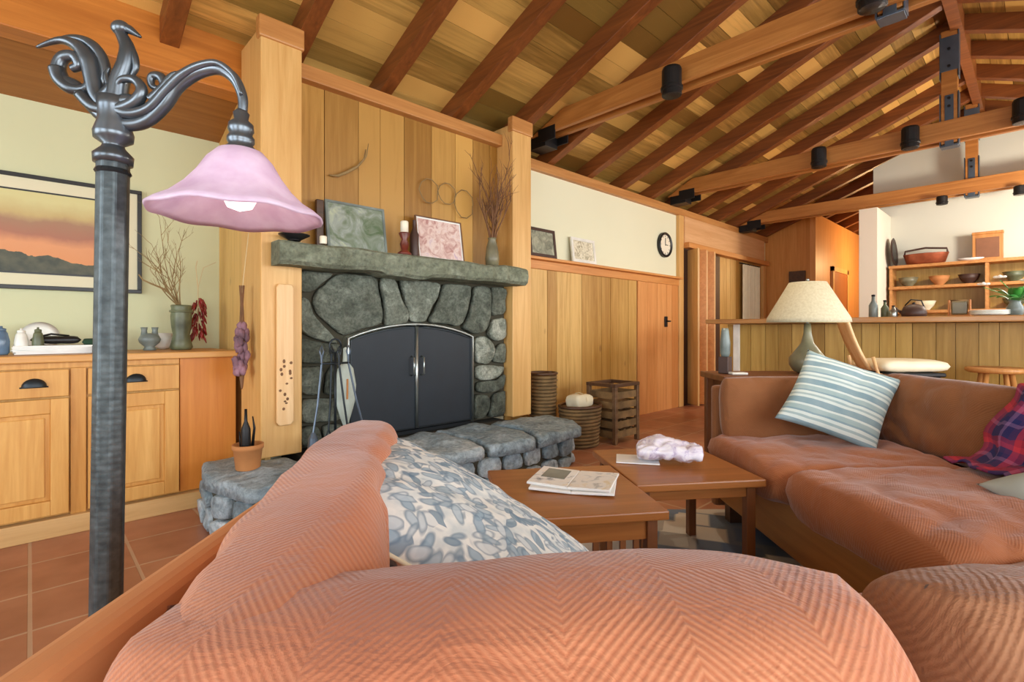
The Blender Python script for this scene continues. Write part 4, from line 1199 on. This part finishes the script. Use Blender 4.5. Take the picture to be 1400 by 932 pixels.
for k, (x, y, z) in enumerate(((-.08, .17, .24), (-.06, .08, .29), (-.02, -.06, .26), (-.1, -.18, .30))):
    MB().tube([(0, 0, .1), (x*.5, y*.4, z*.7), (x, y, z-.02)], .003, 5).build('stem', 'leaf', d)
    m = MB()
    for q in range(6):
        a = q*1.047; m.ball((x+.022*math.cos(a), y+.022*math.sin(a), z+.004), .02, 8, 5, (1, 1, .45))
    m.ball((x, y, z+.008), .012, 8, 5); m.build('flower', 'petal', d, smooth=True)

# ------------------------------------------------------------------ kitchen wall shelves
ks_ = thing('kitchen_shelves', 'brown wooden wall shelves on the kitchen wall', 'shelf', (8.04, .4, 1.12))
def kb(m, x0, x1, y0, y1, z0, z1): return m.box(x0-8.04, x1-8.04, y0-.4, y1-.4, z0-1.12, z1-1.12)
for z in (1.765, 1.50, 1.20): kb(MB(), 7.88, 8.19, -.9, 1.33, z, z+.035).build('shelf_board', 'trimx', ks_, bevel=.003)
m = MB()
for y in (1.31, .42, -.45): kb(m, 7.90, 8.19, y-.015, y+.015, 1.12, 1.765)
m.build('divider', 'trimx', ks_)
kb(MB(), 8.17, 8.195, -.9, 1.33, 1.12, 1.765).build('back_panel', 'bar_wall', ks_)
d = thing('base_cabinet_run', 'pale wood base cabinets under the kitchen shelves', 'cabinet', (7.9, .2, 0))
MB().box(-.28, .28, -2.0, 1.14, 0, .88).build('body', 'cab', d)
MB().box(-.30, .29, -2.0, 1.14, .88, .92).build('countertop', 'cabx', d, bevel=.004)
d = thing('copper_roaster', 'wide reddish roasting pan with dark handles on top shelf', 'pan', (8.02, .98, 1.802))
MB().lathe([(.16, 0), (.19, .02), (.22, .12), (.225, .13), (.2, .12), (.17, .02), (0, .02)], seg=28, M=Matrix.Diagonal((.62, 1, 1, 1))).build('body', 'copper', d, smooth=True)
MB().tube([(0, -.21, .12), (0, -.2, .18), (0, 0, .205), (0, .2, .18), (0, .21, .12)], .012, 8).build('handle', 'rose', d, smooth=True)
d = thing('wooden_box', 'upright open brown wooden box on top shelf', 'box', (8.05, .42, 1.802))
MB().box(-.05, .05, -.13, .13, 0, .30).build('body', 'stool', d, bevel=.004)
MB().box(-.055, -.05, -.10, .10, .03, .26).build('front_panel', 'book_r', d, bevel=.002)
MB().box(-.056, .052, -.135, .135, .30, .33).build('lid', 'stool', d, bevel=.004)
d = thing('white_dish', 'flat white dish before the wooden box on top shelf', 'dish', (7.955, .56, 1.802))
MB().lathe([(.05, 0), (.10, .02), (.105, .03), (.095, .028), (0, .01)], seg=24, M=Matrix.Diagonal((.6, 1.1, 1, 1))).build('dish', 'paper', d, smooth=True)
MB().lathe([(.045, -.001), (.05, .003)], seg=20, M=Matrix.Diagonal((.6, 1.1, 1, 1))).build('foot', 'white', d)
d = thing('wall_plate', 'dark oval tray leaning on shelf against white pillar', 'tray', (8.0, 1.30, 1.802))
MB().lathe([(0, 0), (.16, 0), (.18, .014), (.184, .018), (.15, .008), (0, .008)], seg=28, M=T(0, 0, .181) @ RX(86)).build('plate', 'rose', d, smooth=True)
MB().lathe([(0, .009), (.12, .009), (.12, .012), (0, .012)], seg=28, M=T(0, 0, .181) @ RX(86)).build('centre', 'blk', d)
for k, (y, z, mt, lb) in enumerate(((1.15, 1.537, 'olive_cer', 'tan bowl on middle shelf nearest the pillar'), (.85, 1.537, 'terra', 'terracotta bowl on middle shelf below the roasting pan'),
        (.58, 1.537, 'rose', 'dark bowl on middle shelf just left of the divider'), (.2, 1.537, 'green_glz', 'green bowl on middle shelf right of the divider'),
        (.98, 1.237, 'cream', 'cream bowl on the bottom shelf near pillar'), (.66, 1.237, 'wicker', 'brown bowl on the bottom shelf behind the kettle'), (.2, 1.237, 'green_glz', 'green bowl on bottom shelf behind the plates'), (-.1, 1.237, 'olive_cer', 'olive bowl on bottom shelf behind the flowers'))):
    bowl('pottery_bowl', lb, (8.03, y, z), mt, .10, .11, 'pottery bowls on the kitchen shelves')

# ------------------------------------------------------------------ bar stools
def stool(loc, rz, label):
    t = thing('bar_stool', label, 'stool', loc, rz)
    MB().lathe([(.0, 0), (.15, 0), (.165, .012), (.165, .03), (.15, .036), (0, .032)], (0, 0, .70), 28).build('seat', 'stool', t, smooth=True)
    for k in range(4):
        a = R(45+90*k); c, s = math.cos(a), math.sin(a)
        MB().tube([(.09*c, .09*s, .70), (.19*c, .19*s, 0)], [.016, .019], 10).build('leg', 'stool', t, smooth=True)
    MB().tube([(.135*math.cos(R(45+90*k)), .135*math.sin(R(45+90*k)), .40) for k in range(5)], .010, 8).build('stretcher', 'stool', t, smooth=True)
    return t
def px(x, y, d): return C((x-700)/690*d, d, CAMH-(y-450)/690*d)
p = C((1362-700)/690*3.5, 3.5); stool((p.x, p.y, 0), R(15), 'low round-topped wooden bar stool at the right edge')
# cushioned bar chair
p = C((1228-700)/690*3.75, 3.75)
t = thing('cushioned_bar_chair', 'bar chair with cream seat cushion and slanting tan back', 'bar chair', (p.x, p.y, 0), -YAW)
MB().box(-.22, .20, -.19, .19, .66, .69).build('seat', 'steel', t, bevel=.01)
MB().cushion(.50, .40, .095, T(.0, 0, .735), e=.3, n=16, amp=.004, seed=5).build('seat_cushion', 'cushcream', t, smooth=True)
for sx in (-.19, .17):
    for sy in (-.15, .15):
        MB().tube([(sx, sy, .66), (sx*1.15, sy*1.15, 0)], .014, 8).build('leg', 'steel', t, smooth=True)
m = MB(); n = 12; prof = []
for i in range(n+1):
    u = i/n
    prof.append((-.25-.17*u-.015*math.sin(u*3.1), .70+.37*u))
vs = []
for (x, z) in prof:
    for yy in (-.06, -.02, .02, .06): vs.append((x-.02*abs(yy)*4, yy, z))
for (x, z) in prof:
    for yy in (-.06, -.02, .02, .06): vs.append((x+.022-.02*abs(yy)*4, yy, z))
k4 = 4; nn = (n+1)*4; fs = []
for i in range(n):
    for j in range(3):
        a = i*4+j; fs.append((a, a+4, a+5, a+1)); fs.append((nn+a, nn+a+1, nn+a+5, nn+a+4))
    fs.append((i*4, nn+i*4, nn+i*4+4, i*4+4)); fs.append((i*4+3, i*4+7, nn+i*4+7, nn+i*4+3))
fs.append((0, 1, 2, 3, nn+3, nn+2, nn+1, nn)); fs.append(tuple(n*4+q for q in (3, 2, 1, 0))+tuple(nn+n*4+q for q in (0, 1, 2, 3)))
m.add(vs, fs); m.build('backrest', 'plaque', t, smooth=True)
MB().tube([(-.18, -.14, .66), (-.25, -.14, .68), (-.28, -.13, .80)], .012, 8).tube([(-.18, .14, .66), (-.25, .14, .68), (-.28, .13, .80)], .012, 8).build('back_bracket', 'plaque', t, smooth=True)

# ------------------------------------------------------------------ console table with lamp behind the sofa
p = C(1.70, 3.04)
ct = thing('console_table', 'narrow dark console table behind the far sofa arm', 'table', (p.x, p.y, 0), -YAW)
MB().box(-.50, .50, -.18, .18, .70, .735).build('top', 'tabledark', ct, bevel=.005)
for sx in (-.46, .46):
    for sy in (-.14, .14): MB().box(sx-.022, sx+.022, sy-.022, sy+.022, 0, .70).build('leg', 'tabledark', ct, bevel=.004)
MB().box(-.44, .44, -.15, -.13, .62, .70).box(-.44, .44, .13, .15, .62, .70).build('apron', 'tabledark', ct)
p = C(1.78, 3.04)
lp = thing('table_lamp', 'ceramic gourd lamp with wide cream shade on console', 'lamp', (p.x, p.y, .737), -YAW)
MB().lathe([(.05, 0), (.075, .01), (.10, .05), (.10, .09), (.07, .13), (.035, .18), (.022, .24), (.018, .30), (0, .30)], seg=32).build('base', 'olive_cer', lp, smooth=True)
MB().tube([(0, 0, .30), (0, 0, .36)], .008, 8).ball((0, 0, .38), .028, 12, 8).build('bulb', 'white', lp, smooth=True)
MB().lathe([(.225, .305), (.220, .33), (.10, .545), (.097, .545), (.217, .33), (.222, .305)], seg=40).build('lamp_shade', 'lampshade', lp, smooth=True)
MB().tube([(0, 0, .36), (0, 0, .54)], .003, 6).tube([(-.098, 0, .538), (.098, 0, .538)], .002, 5).ball((0, 0, .56), .01, 8, 6).build('finial', 'chrome', lp, smooth=True)
p = C(1.275, 3.02)
d = thing('grey_vase', 'tall grey bottle vase on a dark box, left end of console', 'vase', (p.x, p.y, .737))
MB().box(-.03, .03, -.03, .03, 0, .10).build('box', 'rose', d, bevel=.004)
MB().lathe([(.022, .10), (.028, .12), (.03, .18), (.022, .25), (.018, .27), (.015, .265), (0, .2)], seg=18).build('body', 'grey_cer', d, smooth=True)
p = C(1.30, 2.93)
d = thing('white_coaster', 'pale square coaster beside the grey vase on console', 'coaster', (p.x+.03, p.y, .737), -YAW)
MB().box(-.045, .045, -.03, .03, 0, .012).build('slab', 'white', d, bevel=.003)

# ------------------------------------------------------------------ sectional sofa
so = thing('sectional_sofa', 'rust herringbone sectional sofa with low wooden frame', 'sofa', C(.8, 1.0), -YAW)
SX, SD = .8, 1.0
def S(x=0, y=0, z=0): return T(x-SX, y-SD, z)
def sbx(m, x0, x1, d0, d1, z0, z1): return m.box(x0-SX, x1-SX, d0-SD, d1-SD, z0, z1)
# frames
m = MB(); sbx(m, -.385, -.345, .16, 1.26, .08, .745)
m.build('left_rail_panel', 'railwood', so, bevel=.014, seg=3)
m = MB(); sbx(m, -.345, 2.12, .12, .17, .08, .64); m.build('back_panel', 'sofab', so, bevel=.012)
m = MB(); sbx(m, 2.06, 2.12, .17, 2.74, .08, .66); m.build('back_panel', 'sofab', so, bevel=.012)
m = MB(); sbx(m, 1.075, 2.06, 2.68, 2.74, .06, .70); m.build('end_panel', 'sofab', so, bevel=.02, seg=3)
m = MB(); sbx(m, 1.10, 2.06, 1.14, 2.68, .10, .31); sbx(m, -.345, 2.06, .17, 1.14, .10, .31)
m.build('seat_base', 'plinth', so, bevel=.01)
for (x, y) in ((1.14, 2.6), (1.98, 2.6), (1.98, .26), (-.28, .26), (-.28, 1.06), (1.14, 1.2)):
    sbx(MB(), x-.03, x+.03, y-.03, y+.03, .0145 if x > 1 and y > 1 and x < 1.5 else 0, .1).build('foot', 'darkwood', so)
# seat cushions
def seat(cx, cd, a, b_, h, zc, seed, mat, rz=0, amp=.014):
    MB().cushion(a, b_, h, S(cx, cd, zc) @ RZ(rz), e=.22, n=44, seed=seed, amp=amp, pw=5).build('seat_cushion', mat, so, smooth=True)
seat(1.42, 2.30, .84, .72, .20, .385, 1, 'sofam')
seat(1.44, 1.57, .84, .76, .22, .390, 2, 'sofam')
seat(1.40, .78, 1.10, .84, .20, .385, 3, 'sofac')
seat(.26, .72, 1.18, .84, .18, .37, 4, 'sofa')
# back cushions of the near side
def back(cx, cd, a, b_, h, zc, seed, mat, M, amp=.012, e=.30, n=56, pw=3.4, sag=0):
    MB().cushion(a, b_, h, S(cx, cd, zc) @ M, e=e, n=n, seed=seed, amp=amp, pw=pw, sag=sag).build('back_cushion', mat, so, smooth=True)
back(.002, .395, .59, .42, .31, .585, 11, 'sofa', RY(-3) @ RX(82), amp=.016, e=.26, pw=4.2)
back(.72, .42, .72, .40, .30, .572, 12, 'sofac', RZ(-2) @ RX(78), amp=.045, e=.28, n=80)
# left side back cushion
back(-.272, .80, .96, .37, .19, .603, 13, 'sofa', RZ(90+10) @ RX(90-6), amp=.016, e=.26, pw=5)
# right side back cushions (against back panel)
back(1.93, 2.22, .76, .36, .24, .60, 14, 'sofab', RZ(-90) @ RX(80), amp=.016)
back(1.93, 1.50, .72, .36, .24, .60, 15, 'sofab', RZ(-90) @ RX(80), amp=.016)
# far arm cushion
back(1.46, 2.58, .78, .34, .18, .588, 16, 'sofab', RX(84), amp=.012)

# pillows
def pillow(label, mat, Mw, a, b_, h, seed, name='throw_pillow', amp=.008, trim=None, off=(0,0,0), group=None, shear=0):
    t = thing(name, label, 'pillow')
    SH = Matrix.Identity(4); SH[0][1] = shear
    t.matrix_world = Mw
    MB().cushion(a, b_, h, SH, e=.5, n=34, seed=seed, amp=amp, pinch=.07, pw=2.4).build('cover', mat, t, smooth=True)
    if trim:
        def ep(u, v): return (a/2*u*(1-.07*(1-v*v)), b_/2*v*(1-.07*(1-u*u)), 0)
        pts = [ep(-1+i/6, -1) for i in range(12)]+[ep(1, -1+i/6) for i in range(12)]+[ep(1-i/6, 1) for i in range(12)]+[ep(-1, 1-i/6) for i in range(13)]
        MB().tube([SH @ Vector(p) for p in pts], .004, 6).build('piping', trim, t, smooth=True)
    return t
def CM(X, d, z): return T(*C(X, d, z)) @ Matrix.Rotation(-YAW, 4, 'Z')
pillow('blue and white leaf print pillow leaning on the near sofa side', 'floral', CM(-.03, .97, .578) @ RZ(2) @ RY(32) , .65, .50, .15, 21, trim='cream')
e1 = Vector((.93, -.18, -.33)).normalized(); e2 = Vector((.375, .478, .80)); e2 = (e2-e1*e1.dot(e2)).normalized(); e3 = e1.cross(e2)
BAS = Matrix((e1, e2, e3)).transposed().to_4x4()
pillow('blue and white striped pillow at the far sofa corner', 'stripe', CM(1.54, 2.37, .675) @ BAS, .44, .43, .12, 22, shear=.25)
pillow('plain pale grey pillow on right seat, cut by picture edge', plain('grey_linen', (168,176,170), .9, 0, .08), CM(1.66, 1.40, .53) @ RY(-12) @ RX(10), .42, .36, .12, 23)

# plaid blanket over the back
bl = MB(); uvs = []
prof = [(2.11, .50), (2.13, .62), (2.12, .72), (2.03, .795), (1.94, .805), (1.86, .77), (1.80, .69), (1.765, .60), (1.73, .53), (1.68, .515), (1.62, .512)]
NP = len(prof); fine = []
for i in range(NP-1):
    for j in range(4):
        t_ = j/4; fine.append((prof[i][0]*(1-t_)+prof[i+1][0]*t_, prof[i][1]*(1-t_)+prof[i+1][1]*t_))
fine.append(prof[-1])
for _ in range(3):
    fine = [fine[0]]+[((fine[i-1][0]+2*fine[i][0]+fine[i+1][0])/4, (fine[i-1][1]+2*fine[i][1]+fine[i+1][1])/4) for i in range(1, len(fine)-1)]+[fine[-1]]
ND = 30; vs = []; 
cum = 0; cl = [0]
for i in range(1, len(fine)):
    cum += math.hypot(fine[i][0]-fine[i-1][0], fine[i][1]-fine[i-1][1]); cl.append(cum)
for i, (x, z) in enumerate(fine):
    for j in range(ND+1):
        dd = 1.20+.68*j/ND+.05*noise.noise(Vector((i*.2, 0, 3)))
        k = .02*noise.noise(Vector((i*.18, j*.35, 1)))+.012*math.sin(j*.9+i*.12)
        vs.append((x-k*.8-SX+.8, dd-1.6, z+abs(k)*1.0)); uvs.append((cl[i]*1.0, .70*j/ND))
q = ND+1
fs = [(i*q+j, i*q+j+1, (i+1)*q+j+1, (i+1)*q+j) for i in range(len(fine)-1) for j in range(ND)]
bt = thing('plaid_blanket', 'red and navy plaid blanket draped over the right sofa back', 'blanket', C(0, 1.6, 0), -YAW)
bl.add(vs, fs); bl.uv = uvs
o = bl.build('throw', 'plaid', bt, smooth=True)
sm = o.modifiers.new('S', 'SOLIDIFY'); sm.thickness = .008

# small speckled pillow corner tucked at rail end
t = thing('speckled_pillow', 'little brown speckled cushion tucked behind leaf print pillow', 'pillow', C(-.315, 1.225, .675), -YAW)
MB().cushion(.09, .20, .07, RY(80) @ RZ(0), e=.4, n=16, amp=.008, seed=31).build('cover', art('speckled_brown', [(84,60,48), (150,120,100), (200,190,170)], 60), t, smooth=True)

# ------------------------------------------------------------------ coffee tables
def coffee(X, d, rz, label, low):
    p = C(X, d)
    t = thing('coffee_table', label, 'table', (p.x, p.y, 0), -YAW+R(rz), 'pair of square coffee tables')
    w, h = .26, .275
    MB().box(-w, w, -h, h, .395, .425).build('top', 'table', t, bevel=.005)
    for sx in (-1, 1):
        for sy in (-1, 1):
            MB().box(sx*(w-.045)-.018, sx*(w-.045)+.018, sy*(h-.045)-.018, sy*(h-.045)+.018, .0145, .395).build('leg', 'tabledark', t, bevel=.003)
    a = .07 if low else .045
    MB().box(-w+.06, w-.06, -h+.035, -h+.05, .395-a, .395).box(-w+.06, w-.06, h-.05, h-.035, .395-a, .395).box(-w+.035, -w+.05, -h+.06, h-.06, .395-a, .395).box(w-.05, w-.035, -h+.06, h-.06, .395-a, .395).build('apron', 'table', t, bevel=.002)
    if low:
        m = MB()
        for k in range(4):
            x = .03+k*.045
            m.box(x-.009, x+.009, -h+.037, -h+.049, .10, .33)
        m.build('slats', 'tabledark', t)
        MB().box(-w+.06, w-.06, -h+.036, -h+.052, .07, .10).build('rail', 'tabledark', t)
    return t
coffee(.20, 1.83, 9, 'square wooden coffee table nearer the sofa back, magazines on top', True)
coffee(.68, 2.17, 8, 'square wooden coffee table farther off, lilac paper bundle on top', False)
p = C(.23, 1.86)
for k, (dx, dy, a, mt, lb) in enumerate(((0, 0, -14, 'paper', 'white magazine at the bottom of the near table pile'), (.01, .01, -20, 'mag', 'open printed magazine on top of the near table pile'))):
    t = thing('magazine', lb, 'magazine', (p.x+dx, p.y+dy, .4265+k*.011), -YAW+R(a), 'magazines on the near coffee table')
    MB().box(-.15, .0, -.11, .11, 0, .008, RY(2)).box(.0, .15, -.11, .11, 0, .008, RY(-2)).build('pages', 'paper', t, bevel=.002)
    MB().box(-.148, -.004, -.108, .108, .008, .0095, RY(2)).box(.004, .148, -.108, .108, .008, .0095, RY(-2)).build('cover', mt, t)
    if k:
        MB().box(-.12, -.03, -.03, .085, .0095, .0105, RY(2)).build('printed_photo', 'grey_cer', t)
p = C(.655, 2.18)
t = thing('paper_bag', 'crumpled lilac and white paper bundle on the far coffee table', 'paper', (p.x, p.y, .4265), -YAW+R(-12))
MB().cushion(.27, .17, .085, T(0.02, 0, .056), e=.35, n=26, amp=.02, seed=41, fr=9).build('wrap', 'bag', t, smooth=True)
MB().box(-.20, -.02, -.06, .08, .001, .006).build('sheet', 'paper', t)

# rug
p = C(.62, 2.15)
rg = MB().box(-.80, .60, -.85, .62, 0, .012).build('woven_rug', 'rug')
rg.location = (p.x, p.y, .001); rg.rotation_euler = (0, 0, -YAW)
tag(rg, 'blue, grey and cream patterned rug under the coffee tables', 'rug')

# ------------------------------------------------------------------ floor lamp
LD = .80
fl_ = thing('floor_lamp', 'pewter floor lamp with ornate scroll arm and pink glass shade', 'floor lamp', C(-.652, LD, 0), -YAW)
fl_.rotation_euler = Euler((0, R(.9), -YAW), 'XYZ')
def L(px_, py_, y=0): return ((px_-153)*LD/690, y, CAMH+(450-py_)*LD/690)
pole = MB()
pole.lathe([(.0225, .03), (.0225, 1.262), (.020, 1.268)], seg=8)
pole.build('pole', 'polemetal', fl_, bevel=.003)
ribs = MB()
for k in range(3): ribs.lathe([(.0222, 0), (.0245, .003), (.0222, .008)], (0, 0, (.10, .12, 1.245)[k]), 16)
ribs.build('pole_bands', 'iron', fl_)
MB().lathe([(.13, 0), (.135, .01), (.12, .022), (.05, .035), (.03, .06), (.022, .07)], seg=32).build('base', 'iron', fl_, smooth=True)
MB().lathe([(.026, 1.262), (.027, 1.275), (.016, 1.287), (.014, 1.292), (.026, 1.300), (.027, 1.31), (.021, 1.33), (.022, 1.35), (.024, 1.365), (.0, 1.37)], seg=24).build('collar', 'pewter', fl_, smooth=True)
def smooth(pts, n=6):
    P_ = [Vector(p) for p in pts]; out = []
    for i in range(len(P_)-1):
        p0, p1, p2, p3 = P_[max(i-1, 0)], P_[i], P_[i+1], P_[min(i+2, len(P_)-1)]
        for k in range(n):
            t = k/n
            out.append(.5*((2*p1)+(-p0+p2)*t+(2*p0-5*p1+4*p2-p3)*t*t+(-p0+3*p1-3*p2+p3)*t**3))
    out.append(P_[-1]); return out
def taper(n, a, b, c): return [a+(b-a)*min(1, 2*i/n) if i < n/2 else b+(c-b)*(2*i/n-1) for i in range(n+1)]
arm = MB()
def strand(pts, a, b, c, y=0, seg=10):
    s_ = smooth([L(x, yy, y) for x, yy in pts]); arm.tube(s_, taper(len(s_)-1, a, b, c), seg)
strand([(146,162), (172,170), (198,164), (222,142), (240,116), (266,98), (294,92), (316,104), (328,128), (329,150)], .0105, .010, .007)
strand([(156,150), (180,158), (206,150), (228,126), (248,106), (272,92), (298,88), (320,104), (331,130)], .008, .007, .003, -.009)
strand([(196,158), (214,138), (222,118), (216,104), (204,104), (204,116), (212,120)], .008, .007, .004)
strand([(206,138), (222,122), (236,104), (250,100)], .007, .006, .002, -.006)
strand([(156,166), (136,156), (118,138), (100,120), (84,112), (76,96), (82,80), (98,78), (104,90), (95,95)], .012, .011, .006)
strand([(146,152), (130,132), (124,108), (118,84), (102,64), (78,56), (46,66)], .012, .013, .002)
strand([(128,118), (136,100), (128,72), (108,54), (84,50), (62,56)], .008, .009, .003, .007)
strand([(76,96), (82,112), (98,124), (116,124), (124,112)], .010, .009, .005, -.005)
strand([(112,132), (132,150), (160,152), (186,142), (196,126), (186,112), (168,112), (160,124)], .009, .009, .004, -.008)
strand([(122,140), (142,128), (154,112), (150,100)], .010, .009, .003)
strand([(160,160), (182,150), (200,142), (216,126)], .010, .009, .004, .008)
arm.ball(L(172, 140), .016, 14, 10, (1.7, .9, .8))
arm.ball(L(138, 140), .012, 12, 8, (1.5, .9, .9))
arm.build('scroll_arm', 'pewter', fl_, smooth=True)
# bird-like finial
fn = MB()
s_ = smooth([L(156,140), L(160,112), L(168,88), L(170,66), L(162,48), L(154,38)]); fn.tube(s_, taper(len(s_)-1, .015, .012, .006), 10)
fn.ball(L(160,38), .013, 12, 8, (1.1, .8, .9))
s_ = smooth([L(160,36), L(172,40), L(188,50)]); fn.tube(s_, taper(len(s_)-1, .007, .007, .002), 8)
s_ = smooth([L(176,104), L(182,90), L(176,66), L(168,60)]); fn.tube(s_, taper(len(s_)-1, .003, .006, .003), 8)
s_ = smooth([L(148,120), L(142,104), L(146,92)]); fn.tube(s_, taper(len(s_)-1, .006, .005, .002), 8)
fn.build('finial', 'pewter', fl_, smooth=True)
sx, _, _ = L(327, 0)
sk = MB().lathe([(.006, 1.352), (.012, 1.345), (.010, 1.335), (.018, 1.328), (.019, 1.318), (.016, 1.312), (.020, 1.306), (.020, 1.300), (.017, 1.295), (.024, 1.288), (.026, 1.282)], (sx, 0, 0), 20)
sk.build('socket', 'pewter', fl_, smooth=True)
def wave(r, z, w):
    r *= .915; k = max(0, (r-.07)/.12)
    return r*(1+.012*k*math.cos(8*w)), .004*k*math.cos(8*w)
sh = MB().lathe([(.024, 1.288), (.036, 1.284), (.052, 1.268), (.066, 1.246), (.084, 1.224), (.106, 1.204), (.126, 1.192), (.136, 1.184), (.134, 1.180), (.122, 1.187), (.104, 1.198), (.082, 1.219), (.063, 1.242), (.049, 1.264), (.034, 1.279), (.024, 1.283)], (sx, 0, 0), 64, wave=wave)
sh.build('lamp_shade', 'pinkglass', fl_, smooth=True)
MB().lathe([(.012, 1.288), (.013, 1.25), (.024, 1.228), (.026, 1.212), (.018, 1.196), (0, 1.19)], (sx, 0, 0), 20).build('bulb', 'bulb', fl_, smooth=True)

# ------------------------------------------------------------------ lights
def area(name, loc, rot, sx_, sy_, power, col=(1,1,1)):
    l = bpy.data.lights.new(name, 'AREA'); l.shape = 'RECTANGLE'; l.size = sx_; l.size_y = sy_; l.energy = power; l.color = col
    o = bpy.data.objects.new(name, l); COL.objects.link(o); o.location = loc; o.rotation_euler = rot; return o
for (w0, w1, zb, zt) in WB:  # area lamps added outside the unseen windows to stand in for daylight
    area('window_daylight', ((w0+w1)/2, PB-.35, (zb+zt)/2), (R(90), 0, 0), w1-w0, zt-zb, 140 if zb < 1 else 110, (.93, .97, 1))
for (w0, w1, zb, zt) in WL:
    area('window_daylight', (XL-.35, (w0+w1)/2, (zb+zt)/2), (R(90), 0, R(-90)), w1-w0, zt-zb, 110, (.86, .94, 1))
def point(name, loc, e, col, r=.05):
    l = bpy.data.lights.new(name, 'POINT'); l.energy = e; l.color = col; l.shadow_soft_size = r
    o = bpy.data.objects.new(name, l); COL.objects.link(o); o.location = loc; return o
q = fl_.matrix_basis @ Vector((sx, 0, 1.21))
point('floor_lamp_light', tuple(fl_.matrix_basis @ Vector((sx, 0, 1.175))), .35, (1, .86, .84), .03)
point('hall_light', (10.9, 1.5, 2.2), 110, (1, .62, .28), .12)
point('kitchen_light', (6.9, -.4, 2.1), 130, (1, .9, .76), .15)
# light from each beam spotlight
for i, (p, lb) in enumerate(SPOTS[:5]):
    l = bpy.data.lights.new('spot_beam', 'SPOT'); l.energy = 45; l.color = (1, .84, .62); l.spot_size = R(110); l.spot_blend = .8; l.shadow_soft_size = .04
    o = bpy.data.objects.new('spot_beam', l); COL.objects.link(o); o.location = (p[0]-.165, p[1], p[2]-.01)

w = bpy.data.worlds.new('World'); bpy.context.scene.world = w; w.use_nodes = True
nt = w.node_tree; bg = nt.nodes['Background']
sky = nt.nodes.new('ShaderNodeTexSky'); sky.sky_type = 'NISHITA'; sky.sun_elevation = R(48); sky.sun_rotation = R(20); sky.sun_disc = False
nt.links.new(sky.outputs[0], bg.inputs[0]); bg.inputs[1].default_value = .5

# ------------------------------------------------------------------ camera
cam = bpy.data.cameras.new('Camera'); cam.sensor_width = 36; cam.lens = 690/1400*36
cam.shift_y = -16/1400; cam.clip_start = .02
co = bpy.data.objects.new('Camera', cam); COL.objects.link(co)
co.location = (0, 0, CAMH); co.rotation_euler = (R(90), 0, -YAW)
sc = bpy.context.scene; sc.camera = co
sc.view_settings.view_transform = 'Standard'; sc.view_settings.look = 'None'
sc.view_settings.gamma = 1; sc.view_settings.use_curve_mapping = False; sc.view_settings.exposure = -0.36
sc.cycles.use_denoising = True
sc.cycles.max_bounces = 8; sc.cycles.diffuse_bounces = 5
sc.cycles.sample_clamp_indirect = 6
